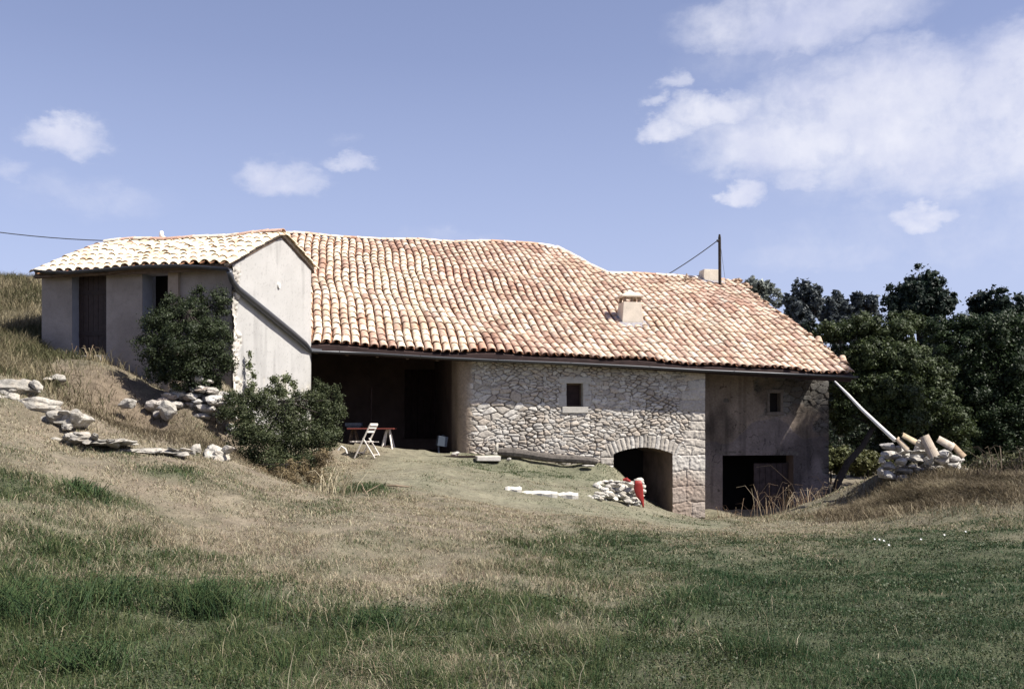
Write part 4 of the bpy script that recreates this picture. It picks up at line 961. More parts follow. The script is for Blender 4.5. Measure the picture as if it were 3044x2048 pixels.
# red cloth-like curved panel
mbx = MB(); rows_ = 9; cols_ = 7; g = []
outl = [(1888, 1906, 1428), (1885, 1910, 1440), (1884, 1912, 1452), (1887, 1912, 1463), (1891, 1913, 1474), (1897, 1914, 1482), (1904, 1914, 1490), (1908, 1914.5, 1500), (1910, 1915, 1508)]
for (x0, x1, y) in outl:
    for c in range(cols_):
        f = c / (cols_ - 1); g.append(at(x0 + (x1 - x0) * f, y, 21.66 + .04 * abs(f - .45) ** 1.5 + .0 * f))
fs = [(i * cols_ + j, (i + 1) * cols_ + j, (i + 1) * cols_ + j + 1, i * cols_ + j + 1) for i in range(rows_ - 1) for j in range(cols_ - 1)]
mbx.add(g, fs); o = mbx.build('red_sheet', m_red, smooth=True); mm = o.modifiers.new('s', 'SOLIDIFY'); mm.thickness = .03
tag(o, 'curved red painted metal sheet propped against the right side of the pit stones', 'metal sheet')
mbx = MB(); a = at(1852, 1426, 22.0); mbx.tube([a, a + Vector((.08, 0, .01)), a + Vector((.17, 0, -.04))], [.03, .045, .025], 8); tag(mbx.build('red_rag', m_red), 'small scrap of red metal between stones on top of the pit ring', 'metal scrap')

# ------------------------------------------------------------------ furniture in the barn mouth
def chair():
    b = gpt(1067, 24.0); root = empty('folding_chair', b, 'pale slatted wooden folding chair standing in front of the open barn', 'chair', rz=0)
    R = Matrix.Rotation(math.radians(58), 3, 'Z')       # width direction
    wdir = R @ Vector((1, 0, 0)); fdir = Vector((wdir.y, -wdir.x, 0)) * -1
    fdir = Vector((1, -.15, 0)).normalized(); wdir = Vector((.30, .95, 0)).normalized()
    P = lambda s, x, z: b + fdir * (x * 1.04) + wdir * (s * .20) + Vector((0, 0, z))
    for s in (-1, 1):
        m = MB(); m.bar(P(s, -.02, -.03), P(s, .37, .80), .022, .042, wdir); m.build('leg', m_chairw, root)
        m = MB(); m.bar(P(s * .86, .46, -.03), P(s * .86, .17, .46), .022, .04, wdir); m.build('leg', m_chairw, root)
    m = MB()
    for k in range(5): x = -.12 + k * .095; m.bar(P(-.8, x, .375), P(.8, x, .375), .07, .016, (0, 0, 1))
    m.bar(P(-.7, -.15, .362), P(-.7, .42, .362), .03, .02); m.bar(P(.7, -.15, .362), P(.7, .42, .362), .03, .02)
    m.build('seat', m_chairw, root)
    m = MB()
    for z in (.62, .72, .79): x = -.02 + .39 * (z + .03) / .83; m.bar(P(-1, x, z), P(1, x, z), .018, .06, (0, 0, 1))
    m.build('backrest', m_chairw, root)
    for (s_, x_, z_) in ((.86, .42, .05), (1, .04, .1)): m = MB(); m.bar(P(-s_, x_, z_), P(s_, x_, z_), .02, .02); m.build('stretcher', m_chairw, root)
chair()
def table():
    D = 25.0; z = (HY - 1274) / F * D; x0, x1 = (1036 - CX) / F * D, (1173 - CX) / F * D
    root = empty('trestle_table', Vector(((x0 + x1) / 2, D, FL)), 'trestle table with a thin red board top in the barn mouth behind the chair', 'table')
    m = MB(); m.box(((x0 + x1) / 2, D + .1, z), (x1 - x0, .72, .035)); m.build('tabletop', m_redtop, root, bevel=.004)
    for xx in (x0 + .12, x1 - .18):
        for sx, sy in ((-1, -1), (1, -1), (-1, 1), (1, 1)):
            m = MB(); m.bar((xx + sx * .03, D + .1 + sy * .06 - .0, z - .02), (xx + sx * .17, D + .1 + sy * .30, FL), .035, .035); m.build('leg', m_chairw if xx > -3.6 else m_wood, root)
        m = MB(); m.box((xx, D - .12, z - .45), (.28, .02, .035)); m.build('stretcher', m_wood, root)
    return D, z, x0
D_, z_, x0_ = table()
mbx = MB(); mbx.box((x0_ + .12, D_ + .1, z_ + .105), (.42, .25, .09)); mbx.box((x0_ + .12, D_ + .1, z_ + .04), (.34, .2, .04)); tag(mbx.build('grey_tray', m_blue, bevel=.01), 'flat grey tray standing on the left end of the red table', 'tray')
mbx = MB(); mbx.tube([(-3.75, 25.9, FL), (-3.73, 25.9, 1.05)], .018, 6); tag(mbx.build('upright_pole', m_darker), 'thin dark upright pole inside the barn behind the table', 'pole')
b = Vector(((1308 - CX) / F * 25.4, 25.4, FL + .06))
mbx = MB(); mbx.box(b + Vector((.05, 0, .30)), (.26, .14, .26), Matrix.Rotation(.15, 3, 'Y') @ Matrix.Rotation(.4, 3, 'Z')); mbx.bar(b + Vector((-.03, 0, -.05)), b + Vector((-.04, 0, .2)), .04, .04); mbx.tube([b + Vector((.02, 0, .42)), b + Vector((.08, 0, .47)), b + Vector((.14, 0, .42))], .008, 6)
tag(mbx.build('blue_grey_can', m_blue, bevel=.02), 'battered blue grey metal can by the right side of the barn mouth', 'can')
rock('small_stone', gpt(1353, 24.9, .05), (.14, .1, .06), 41, m_slab, label='flat pale stone at the left foot of the stone wall beside the can', cat='stone')
mbx = MB(); mbx.tube([at(1005, 1338, 23.4), at(1015, 1326, 23.4), at(1027, 1334, 23.4), at(1032, 1348, 23.4)], .02, 6); tag(mbx.build('white_hoop', m_white), 'small white bent hoop at the right edge of the lower bush', 'hoop')

# ------------------------------------------------------------------ poles, wires
pb = at(2140, 836, 33.6); pt = at(2139, 697, 33.6)
pole = empty('utility_pole', pb - Vector((0, 0, .3)), 'dark wooden pole rising behind the ridge chimney', 'pole')
mbx = MB(); mbx.tube([pb - Vector((0, 0, 2.5)), pb, pt - Vector((0, 0, .12)), pt], [.06, .055, .05, .03], 8); mbx.build('shaft', m_bark, pole)
mbx = MB(); q = at(2131, 717, 33.55); mbx.tube([q, q + Vector((.08, 0, .03))], .045, 8); mbx.build('insulator', m_wire, pole)
def wire(name, a, b, sag, r, lab):
    m = MB(); m.tube([a.lerp(b, t) - Vector((0, 0, sag * 4 * t * (1 - t))) for t in np.linspace(0, 1, 12)], r, 5); tag(m.build(name, m_wire), lab, 'cable')
wire('overhead_cable', q, at(1975, 822, 33.8), .04, .017, 'black cable slanting from the pole down to the roof ridge')
wire('guy_wire', at(2142, 730, 33.6), at(2157, 842, 33.6), .0, .006, 'very thin wire right of the pole down to the roof')
wire('overhead_cable', at(-300, 640, 24), at(318, 716, 24.2), .12, .012, 'long grey cable from the left edge to the cottage roof ridge')
# white strut from the eave to the dry stone wall
mbx = MB(); a = at(2482, 1134, 25.6); b = at(2660, 1308, 22.7); m_ = a.lerp(b, .5) + Vector((-.03, 0, -.01))
mbx.tube([a, a.lerp(m_, .5) + Vector((0, 0, .01)), m_, m_.lerp(b, .5) + Vector((.02, 0, -.02)), b], [.022, .036, .041, .044, .048], 8)
tag(mbx.build('white_strut', m_white, smooth=True), 'long whitewashed pole slanting from the right eave to the tile topped stone wall', 'pole')
# dry stone wall end with roof tiles on it
r = random.Random(44); mbp = MB()
def wst(px, py, D, sx, sz, rz=0, tilt=0, c=None, dx=0): rock('r', at(px, py, D), (sx, .22, sz), r.randint(0, 9999), parent=mbp, sub=3, rough=.5, rz=rz, tilt=tilt, col=c or r.choice([(.40, .375, .34), (.34, .32, .30), (.46, .44, .40)]))
for (px, py, sx, sz) in [(2640, 1328, .19, .11), (2668, 1334, .11, .09), (2632, 1352, .10, .09), (2665, 1357, .14, .06), (2695, 1343, .09, .05), (2728, 1343, .15, .05), (2700, 1362, .1, .05), (2680, 1372, .17, .10), (2725, 1368, .25, .07), (2640, 1385, .22, .12),
                         (2760, 1368, .12, .12), (2800, 1372, .22, .10), (2840, 1382, .2, .10), (2780, 1392, .22, .08), (2730, 1395, .2, .08), (2690, 1400, .2, .09), (2855, 1398, .18, .07), (2815, 1405, .18, .06), (2745, 1412, .25, .08), (2640, 1412, .24, .14), (2690, 1425, .3, .12), (2800, 1425, .3, .1), (2860, 1415, .16, .08),
                         (2770, 1345, .15, .09), (2810, 1348, .16, .1), (2835, 1365, .14, .07), (2710, 1385, .15, .06), (2622, 1370, .09, .12), (2618, 1400, .1, .14)]:
    wst(px, py, 22.5 + r.uniform(0, .2), sx, sz, r.uniform(-.3, .3), r.uniform(-.2, .2))
for k in range(26): wst(r.uniform(2640, 2840), r.uniform(1335, 1420), 22.95, .2, .12)
dw = tag(mbp.build('dry_stone_wall', m_limet), 'broken end of a dry stone wall topped with old roof tiles at the right', 'stone wall')
tl_specs = [(2664, 1303, (.62, -.15, -.75), (.45, -.75, .45), .36, .105, 'narrow cream tile, leftmost on the dry stone wall'),
            (2680, 1294, (.86, -.1, -.50), (.30, -.60, .75), .56, .125, 'yellowish tile lying beside the leftmost tile on the dry stone wall'),
            (2746, 1296, (.36, -.20, -.90), (.10, -.95, .30), .52, .155, 'large cream tile steeply tilted in the middle of the dry stone wall top'),
            (2786, 1306, (.80, -.25, -.52), (.20, -.65, .75), .38, .155, 'broad pale tile right of the steep middle tile'),
            (2826, 1320, (.60, -.25, -.75), (.45, -.75, .40), .40, .12, 'brown tile, rightmost on the dry stone wall')]
for i, (px, py, d, nn_, L_, rr, lab) in enumerate(tl_specs):
    mbx = MB(); d = Vector(d).normalized(); nn_ = Vector(nn_); nn_ = (nn_ - d * nn_.dot(d)).normalized(); s_ = d.cross(nn_).normalized()
    add_tile(mbx, at(px, py, 22.35 - (.1 if i > 1 else 0)), d, s_, nn_, L_, rr * .78, rr * .92, .018, [(.50, .44, .35), (.52, .44, .30), (.44, .38, .31), (.48, .43, .36), (.34, .26, .18)][i], seg=10)
    tag(mbx.build('roof_tile', m_tile, smooth=False), lab, 'roof tile', 'old roof tiles laid on the dry stone wall')
rock('top_stone', at(2733, 1312, 22.3), (.085, .08, .055), 71, m_slab, label='small white stone between the tiles on the dry stone wall', cat='stone')
rock('top_stone', at(2806, 1350, 22.15), (.14, .1, .085), 73, m_slab, label='white rounded stone under the broad pale tile', cat='stone')

# ------------------------------------------------------------------ foliage
def leaves(cent, nrm, size, aspect=.55, rr=None):
    rr = rr or rng; n = len(cent); a = rr.normal(size=(n, 3)); nrm = nrm / np.linalg.norm(nrm, axis=1, keepdims=True)
    t = a - nrm * (a * nrm).sum(1, keepdims=True); t /= np.linalg.norm(t, axis=1, keepdims=True); b = np.cross(nrm, t)
    s = size[:, None]; w_ = s * aspect
    V = np.stack([cent - t * s, cent + b * w_ - nrm * s * .15, cent + t * s, cent - b * w_ - nrm * s * .15], 1)
    return V.reshape(-1, 3)
def crown(lobes, n, leaf, c_dark, c_light, seed, sub=26, subr=.34, fill=.25, up=.35, sz_var=.4, aspect=.55):
    """lobes: (x,y,z,rx,ry,rz); leaf clumps gathered on the surface of each lobe"""
    r = np.random.default_rng(seed); lobes = np.array(lobes, float); vol = (lobes[:, 3] * lobes[:, 4] + lobes[:, 3] * lobes[:, 5]); w_ = vol / vol.sum()
    C = []; Nn = []; K = []
    for L, wt in zip(lobes, w_):
        m = max(int(n * wt), 30); ns = max(int(sub * (L[3] * L[5]) ** .5 * 1.2) + 6, 6)
        d = r.normal(size=(ns, 3)); d /= np.linalg.norm(d, axis=1, keepdims=True); rad = r.uniform(.55, 1.0, ns)[:, None]
        cc = L[:3] + d * L[3:] * rad; cr = subr * r.uniform(.55, 1.25, ns) * L[3:].mean(); shade = r.uniform(0, 1, ns)
        k = r.integers(0, ns, m); q = r.normal(size=(m, 3)); q /= np.linalg.norm(q, axis=1, keepdims=True); q *= r.uniform(.2, 1, m)[:, None] ** .5
        c = cc[k] + q * cr[k][:, None] * np.array([1, 1, .75]); nn = q + d[k] * .6 + np.array([0, 0, up]) + r.normal(size=(m, 3)) * .55
        f = r.uniform(size=m) < fill
        q2 = r.normal(size=(m, 3)); q2 /= np.linalg.norm(q2, axis=1, keepdims=True); c[f] = (L[:3] + q2 * L[3:] * r.uniform(.2, 1.02, m)[:, None])[f]
        c = c + r.normal(size=(m, 3)) * .03; C.append(c); Nn.append(nn); K.append(np.clip(shade[k] * .6 + r.uniform(0, .5, m), 0, 1))
    C = np.concatenate(C); Nn = np.concatenate(Nn); K = np.concatenate(K)[:, None]
    V = leaves(C, Nn, leaf * r.uniform(1 - sz_var, 1 + sz_var, len(C)), aspect, r)
    col = np.array(c_dark) * (1 - K) + np.array(c_light) * K; col *= r.uniform(.8, 1.2, (len(C), 1)); br = r.uniform(size=(len(C), 1)) < .05; col = np.where(br, col * 1.6, col)
    q = np.arange(len(V)).reshape(-1, 4)
    return V, q, np.repeat(col, 4, 0)
def plant(name, base, lobes, n, leaf, cd, cl, seed, label, cat, group=None, trunk=None, tr=.1, part='crown', limbs=True, **kw):
    """lobes relative to base"""
    root = empty(name, base, label, cat, group); b = np.array(base)
    L = [(x + b[0], y + b[1], z + b[2], rx, ry, rz) for (x, y, z, rx, ry, rz) in lobes]
    V, q, c = crown(L, n, leaf, cd, cl, seed, **kw); link(part, np_mesh(part, V, quads=q, col=c), m_leaf, root)
    mb = MB(); pts = trunk or [(0, 0, -.3), (0, 0, max(l[2] for l in lobes) * .8)]
    pts = [Vector(base) + Vector(p) for p in pts]
    mb.tube(pts, [tr * (1 - .6 * i / max(len(pts) - 1, 1)) for i in range(len(pts))], 8)
    if limbs:
        for (x, y, z, rx, ry, rz) in L[:14]:
            s = pts[-1] if len(pts) < 3 else pts[-2]; e = Vector((x, y, z)); mb.tube([s, s.lerp(e, .5) + Vector((0, 0, -.05 * rz)), e], [tr * .4, tr * .25, tr * .1], 5)
    mb.build('trunk' if part == 'crown' else 'stems', m_bark, root)
    return root
def blob(r, n, W, H, Dp, lift=0.0, sz=.38):
    """lobes filling an ellipsoid W x Dp x H standing on its base"""
    out = []
    for k in range(n):
        d = Vector((r.gauss(0, 1), r.gauss(0, 1), r.gauss(0, 1))).normalized(); q = r.uniform(.35, .75)
        s = r.uniform(.75, 1.2) * sz
        out.append((d.x * W / 2 * q, d.y * Dp / 2 * q, lift + H / 2 + d.z * H / 2 * q, W / 2 * s, Dp / 2 * s, H / 2 * s))
    return out
r = random.Random(2)
# two bushes
b1 = gpt(560, 19.3); 
def lb(px, py, D, rx, rz, b, ry=None): p = at(px, py, D); return (p.x - b.x, p.y - b.y, p.z - b.z, rx, ry or rx, rz)
L1 = [lb(x, y, D, s, s2, b1) for x, y, D, s, s2 in [(480, 960, 19.5, .42, .40), (560, 930, 19.6, .42, .32), (460, 1040, 19.3, .42, .40), (550, 1020, 19.2, .50, .45), (630, 990, 19.5, .42, .42), (640, 1070, 19.4, .42, .42), (560, 1110, 19.2, .45, .38), (480, 1100, 19.3, .32, .30), (650, 900, 19.9, .22, .40), (590, 880, 20.0, .16, .24), (500, 900, 19.9, .16, .2), (620, 1140, 19.4, .3, .2)]]
plant('shrub', b1, L1, 52000, .021, (.014, .022, .009), (.046, .060, .026), 11, 'dense dark green shrub growing against the left cottage facade', 'shrub', part='foliage', tr=.06, sub=50, subr=.26, fill=.3)
b2 = gpt(850, 18.6)
L2 = [lb(x, y, D, s, s2, b2) for x, y, D, s, s2 in [(720, 1220, 18.8, .36, .32), (780, 1190, 19.0, .30, .26), (850, 1230, 18.8, .46, .36), (930, 1200, 19.0, .36, .26), (960, 1160, 19.2, .16, .16), (985, 1240, 18.8, .26, .30), (1005, 1190, 19, .12, .16), (900, 1290, 18.5, .48, .36), (790, 1300, 18.4, .46, .40), (720, 1290, 18.6, .30, .30), (960, 1310, 18.5, .30, .25), (830, 1370, 18.2, .42, .30), (740, 1370, 18.3, .30, .28), (910, 1370, 18.3, .32, .26), (830, 1160, 19.2, .14, .16), (690, 1180, 19, .2, .16), (1018, 1225, 18.9, .09, .10), (1000, 1160, 19, .07, .12), (945, 1140, 19.1, .06, .10), (880, 1175, 19, .08, .12), (660, 1230, 18.8, .12, .14), (1000, 1290, 18.6, .12, .1), (815, 1130, 19.1, .05, .10), (740, 1165, 19, .08, .1), (670, 1330, 18.4, .1, .1)]]
plant('shrub', b2, L2, 60000, .0195, (.018, .028, .010), (.085, .098, .045), 12, 'spreading loose green shrub below the pale gable wall', 'shrub', part='foliage', tr=.05, sub=60, subr=.22, fill=.45)
# brown undergrowth below the second bush
b3 = gpt(850, 17.6); L3 = [lb(x, y, D, s, s2, b3) for x, y, D, s, s2 in [(760, 1410, 17.6, .30, .14), (850, 1420, 17.6, .34, .16), (930, 1410, 17.8, .28, .16), (960, 1360, 18.0, .2, .2), (690, 1380, 17.8, .22, .16), (880, 1390, 17.8, .22, .18)]]
plant('dry_shrub', b3, L3, 9000, .030, (.10, .075, .045), (.22, .17, .09), 13, 'withered brown undergrowth at the foot of the loose green shrub', 'shrub', part='foliage', tr=.02, sub=20, aspect=.2)
# vine shoots on gable wall
mv = gpt(748, 20.9)
L4 = [lb(x, y, D, s, s2, mv) for x, y, D, s, s2 in [(745, 1055, 20.9, .04, .08), (742, 1085, 20.9, .06, .1), (750, 1115, 20.9, .06, .1), (748, 1145, 20.9, .08, .1), (740, 1170, 20.8, .1, .1)]]
plant('creeper', mv, L4, 700, .028, (.05, .07, .03), (.13, .15, .06), 14, 'thin green creeper climbing the white gable wall', 'creeper', part='foliage', tr=.01, limbs=False, trunk=[(0, 0, 0), (-.02, 0, .5), (0, 0, .8)])
mv = gpt(835, 21.0)
L4 = [lb(x, y, D, s, s2, mv) for x, y, D, s, s2 in [(815, 1130, 21.0, .10, .10), (850, 1125, 21.0, .10, .12), (835, 1165, 21.0, .2, .12), (870, 1145, 21.2, .08, .1), (800, 1165, 21, .12, .12)]]
plant('creeper', mv, L4, 1500, .028, (.05, .07, .03), (.14, .16, .07), 15, 'sprawling shoots against the gable wall above the loose shrub', 'creeper', part='foliage', tr=.01, limbs=False)

# trees
OL = ((.014, .025, .008), (.060, .078, .027)); DK = ((.007, .013, .006), (.022, .034, .014)); BL_HAZE = ((.035, .045, .050), (.085, .10, .105)); PA_HAZE = ((.10, .115, .10), (.24, .26, .23))  # far trees: distance haze is put into these paler, greyer leaf colours
# leaning walnut right of the house
bt = gpt(2478, 28.2); 
def spec(pts, b): return [lb(x, y, D, s, s2, b) for x, y, D, s, s2 in pts]
tr = [Vector(at(2478, 1485, 28.2)) - bt, Vector(at(2492, 1430, 28.3)) - bt, Vector(at(2520, 1375, 28.4)) - bt, Vector(at(2565, 1325, 28.6)) - bt, Vector(at(2600, 1260, 28.8)) - bt, Vector(at(2620, 1180, 29.2)) - bt]
tr = [Vector(tr[0]) - Vector((0, 0, .3))] + tr
Lw = spec([(2480, 985, 30, .65, .32), (2560, 970, 30, .7, .4), (2640, 985, 30, .8, .5), (2700, 960, 30.4, .5, .35), (2600, 1060, 29.5, 1.0, .6), (2690, 1080, 29.5, .9, .65), (2760, 1120, 29.6, .8, .6), (2640, 1160, 29, 1.0, .6), (2550, 1150, 29.2, .8, .5), (2760, 1210, 29.2, .9, .6), (2830, 1260, 29.2, .7, .6), (2690, 1250, 28.8, .8, .5),
           (2510, 1230, 29, .5, .5), (2610, 1230, 28.8, .6, .35), (2540, 1080, 29.6, .6, .5), (2500, 1260, 29.8, .3, .35), (2830, 1330, 29.6, .6, .4), (2760, 1310, 29.8, .7, .35), (2590, 1205, 29, .6, .35)], bt)
plant('walnut_tree', bt, Lw, 110000, .044, *OL, 21, 'broad olive green tree with a dark leaning trunk right of the farmhouse', 'tree', trunk=tr, tr=.14, sub=44, subr=.27, fill=.25)
bt = gpt(2960, 33)
Lw = spec([(2800, 985, 33.5, .8, .5), (2870, 960, 33.5, .7, .4), (2940, 1000, 33, 1.1, .7), (3020, 985, 33, 1.0, .7), (2860, 1060, 33, 1.0, .8), (2960, 1100, 32.5, 1.2, .9), (3060, 1080, 33, 1.2, 1.), (2900, 1190, 32.5, 1.0, .9), (3000, 1220, 32, 1.2, .9), (3090, 1200, 32, 1.2, 1.), (2930, 1310, 32, 1.0, .8), (3040, 1330, 31.5, 1.1, .8), (3120, 1320, 31.5, 1.1, .8), (2950, 1400, 31.5, 1.0, .5), (3060, 1410, 31, 1.2, .5), (2870, 1380, 32, .7, .5), (2840, 1180, 33, .8, .8), (2860, 1290, 32.6, .8, .7)], bt)
plant('dark_tree', bt, Lw, 100000, .047, (.008, .017, .006), (.034, .054, .019), 22, 'tall dense dark green tree behind the dry stone wall at the right edge', 'tree', tr=.3, sub=30, subr=.28, fill=.2)
bt = Vector((17.4, 24.6, gz1(17.4, 24.6)))
plant('field_tree', bt, [(0, 0, 9.5, 1.6, 1.6, 1.4), (-.9, .4, 10.2, 1.2, 1.2, 1.1), (.8, -.3, 11.0, 1.3, 1.3, 1.2), (-.4, -.6, 11.6, 1.1, 1.1, 1.), (.3, .8, 10.2, 1.3, 1.2, 1.2), (.2, 0, 12.3, .9, .9, .8), (-.8, .2, 11.2, 1.1, 1.1, 1.)], 30000, .09, *DK, 20, 'tall slender tree just outside the right edge, shading the plastered end wall', 'tree', trunk=[(0, 0, -.3), (.1, 0, 4), (0, 0, 8), (0, 0, 10)], tr=.24, sub=22)
def skytree(px, py0, wpx, hpx, D, n, leaf, cols, seed, label, name='broadleaf_tree', nl=18):
    r_ = random.Random(seed); top = at(px, py0, D); x = top.x; zb = gz1(x, D); W = wpx / F * D; H = hpx / F * D; Ht = top.z - zb
    base = Vector((x, D, zb)); lobes = blob(r_, nl, W, H, W * .8, Ht - H, .36)
    if Ht - H > 1.5: lobes += [(r_.uniform(-.3, .3) * W, r_.uniform(-.2, .2) * W, Ht - H - k * (Ht - H) / 4, W * .24, W * .24, (Ht - H) / 5) for k in range(3)]
    return plant(name, base, lobes, n, leaf, *cols, seed, label, 'tree', 'trees along the back of the farm', trunk=[(0, 0, -.3), (0, 0, Ht * .5), (0, 0, Ht - H * .4)], tr=.22, sub=16, subr=.30, fill=.12)
skytree(2262, 815, 150, 125, 62, 9000, .12, PA_HAZE, 31, 'pale grey green rounded tree peeping over the right verge of the roof')
skytree(2385, 822, 130, 150, 56, 11000, .11, BL_HAZE, 32, 'slate green tree with a domed top, second from the left of the far trees')
skytree(2495, 848, 130, 140, 60, 10000, .11, BL_HAZE, 33, 'hazy thin topped tree in the middle of the far trees')
skytree(2572, 850, 110, 140, 60, 8000, .11, BL_HAZE, 34, 'low grey green tree just left of the tallest dark tree')
skytree(2740, 788, 255, 230, 44, 30000, .085, ((.006, .013, .009), (.020, .034, .022)), 35, 'tallest dark tree on the skyline with a broad jagged crown', nl=26)
skytree(2965, 838, 215, 220, 44, 24000, .085, ((.006, .013, .009), (.020, .034, .022)), 36, 'dark rounded tree at the right end of the skyline', nl=22)
fills = [(2420, 930, 180, 300, 47), (2540, 930, 220, 320, 46), (2640, 950, 220, 330, 40), (2860, 930, 240, 330, 40), (2330, 900, 120, 200, 58), (3100, 880, 260, 400, 42), (3080, 1000, 300, 400, 38), (3400, 900, 330, 430, 40), (3700, 930, 330, 420, 42), (3560, 820, 300, 430, 50)]
for i, (px, py, wd, h, D) in enumerate(fills):
    lab = ['dark thicket tree low behind the olive green tree, farthest left', 'dark thicket tree behind the crown of the olive green tree', 'deep shaded tree under the left side of the tallest tree', 'deep shaded tree filling the gap right of the tallest tree', 'low dark bush at the foot of the pale grey green tree', 'dark tree mostly past the right edge on the skyline', 'shaded tree past the right edge beneath the skyline', 'dark tree one crown beyond the right edge', 'dark tree farthest beyond the right edge', 'taller dark tree behind those beyond the right edge'][i]
    skytree(px, py, wd, h, D, 9000, .10, ((.006, .011, .007), (.016, .026, .014)), 50 + i, lab, 'thicket_tree', 12)
# undergrowth behind leaning trunk and beside the dry stone wall
for i, (px, D, W, H, cols, lab) in enumerate([(2470, 33, 1.6, 1.6, ((.06, .07, .025), (.15, .16, .07)), 'sunlit yellow green bush just right of the house corner'), (2580, 32, 1.8, 1.1, ((.05, .06, .02), (.12, .12, .05)), 'olive bush between the leaning trunk and the dry stone wall'), (2640, 34, 2.5, 2.6, DK, 'dark bush behind the dry stone wall, left part'), (2760, 33, 3, 2.6, DK, 'dark bush behind the dry stone wall, right part'), (2990, 24.5, 2.4, .9, ((.05, .055, .025), (.12, .12, .06)), 'thorny mixed bush on the bank at the right edge'), (2500, 38, 3, 3.2, DK, 'dark shaded bush seen below the leaning tree'), (2620, 39, 3.5, 3.4, DK, 'dark shaded bush deep behind the leaning trunk')]):
    b = gpt(px, D); rr_ = random.Random(i + 60)
    plant('bush', b, blob(rr_, 10, W, H, W * .8, 0, .42), 5000 if D < 30 else 6500, .045 if D < 30 else .055, *cols, 80 + i, lab, 'bush', 'bushes under the trees', tr=.04, part='foliage', sub=16)
for i in range(7):      # thicket wall far behind to close the horizon right of the house
    px = 2380 + i * 120; D = 70; b = gpt(px, D); rr_ = random.Random(i + 90)
    plant('thicket_tree', b, blob(rr_, 12, 5.0, 7.5, 4, 0, .45), 5000, .16, *BL_HAZE, 120 + i, 'far hazy tree of the background belt, number %s from the left' % ['one', 'two', 'three', 'four', 'five', 'six', 'seven'][i], 'tree', 'far background tree belt', tr=.2, sub=14)
for o in S.objects:
    if o.get('group') == 'far background tree belt': o['label'] = 'hazy tree of the far belt hidden between the nearer dark trees'

# ------------------------------------------------------------------ grass
def blades(x, y, z, h, w_, lean, col, seed):
    r = np.random.default_rng(seed); n = len(x); a = r.uniform(0, 2 * np.pi, n); dx = np.cos(a); dy = np.sin(a)
    la = r.uniform(0, 2 * np.pi, n); lx = np.cos(la) * lean * h; ly = np.sin(la) * lean * h
    B = np.c_[x, y, z]
    P0 = B - np.c_[dx * w_, dy * w_, 0 * x] * .5; P1 = B + np.c_[dx * w_, dy * w_, 0 * x] * .5
    mid = B + np.c_[lx * .35, ly * .35, h * .55]; P2 = mid + np.c_[dx * w_, dy * w_, 0 * x] * .38; P3_ = mid - np.c_[dx * w_, dy * w_, 0 * x] * .38
    T = B + np.c_[lx, ly, h * np.clip(1 - lean * .35, .3, 1)]
    V = np.stack([P0, P1, P2, P3_, T], 1).reshape(-1, 3); k = np.arange(n) * 5
    return V, np.c_[k + 3, k + 2, k + 4], np.c_[k, k + 1, k + 2, k + 3], np.repeat(col, 5, 0)
def scatter(n, y0, y1, seed, pw=1.0):
    r = np.random.default_rng(seed); y = y0 + (y1 - y0) * r.uniform(size=n) ** pw; hw = .56 * y + 1.0; x = r.uniform(-1, 1, n) * hw; e_ = r.uniform(size=n) < .16; x = np.where(e_, np.sign(x) * (hw + r.uniform(size=n) * 4.5), x)
    return x, y, r
Vs = []; Ts = []; Qs = []; Cs = []; off = 0
DRY = np.array([[.35, .305, .205], [.30, .265, .18], [.40, .365, .26], [.32, .245, .175], [.24, .22, .14]]); GRN = np.array([[.068, .092, .036], [.046, .084, .028], [.092, .112, .046], [.038, .074, .030], [.14, .15, .07]])
bands = [(230000, 4.2, 8.2, .0042, .085, 1), (220000, 8.2, 13, .006, .085, 2), (260000, 13, 19.5, .0095, .085, 3), (270000, 19.5, 27, .0135, .09, 4)]
for (n, y0, y1, wd, hh, sd_) in bands:
    x, y, r_ = scatter(n, y0, y1, 900 + sd_, .8)
    cl = fbm(x * 2.2, y * 2.2, 121, 3); g = greenness(x, y); sz = short_zone(x, y)
    inn = in_main(x, y, -.1) | in_annex(x, y, -.05)
    rock_ = (np.abs(x + (16 - y) * 0) > 99)
    keep = (~inn) & (r_.uniform(size=n) < (.32 + .25 * sstep(1.5, 4, x) * (y < 19) + .68 * sstep(.30, .56, cl)) * (1 - .25 * sz) * (1 - .8 * bare(x, y))); x, y, cl, g, sz = x[keep], y[keep], cl[keep], g[keep], sz[keep]
    rr_ = r_.uniform(size=len(x)); tuft = sstep(.60, .75, fbm(x * 1.6, y * 1.6, 222, 3))
    h = hh * (1 - .35 * sstep(10, 14, y)) * r_.uniform(.4, 1.3, len(x)) * (.55 + .8 * cl + .9 * tuft * (.4 + g)) * (1 - .55 * sz) * (1 + .4 * sstep(.3, .8, g)); tall = r_.uniform(size=len(x)) < .008; h = h * (1 - .45 * sstep(.4, .8, g) * sstep(0, 3, x)); h = np.where(tall & (sz < .3), h * 2.0, h)
    isg = r_.uniform(size=len(x)) < np.clip((g - .18) * 1.35, .04, .96); ki = r_.integers(0, 5, len(x))
    col = np.where(isg[:, None], GRN[ki], DRY[ki]) * r_.uniform(.75, 1.2, (len(x), 1)); col = np.where((tall & (rr_ < .7))[:, None], DRY[ki] * 1.1, col)
    deep = sstep(.55, .9, g)[:, None] * sstep(0, 3, x)[:, None] * isg[:, None]; col = col * (1 - deep * .6) + np.array([.024, .066, .032]) * deep * .6
    lean = r_.uniform(.15, 1.1, len(x)) + .5 * (~isg) * r_.uniform(size=len(x))
    V, T, Q, C = blades(x, y, gz(x, y) - .01, h, wd * r_.uniform(.6, 1.3, len(x)), lean, col, 50 + sd_)
    Vs.append(V); Ts.append(T + off); Qs.append(Q + off); Cs.append(C); off += len(V)
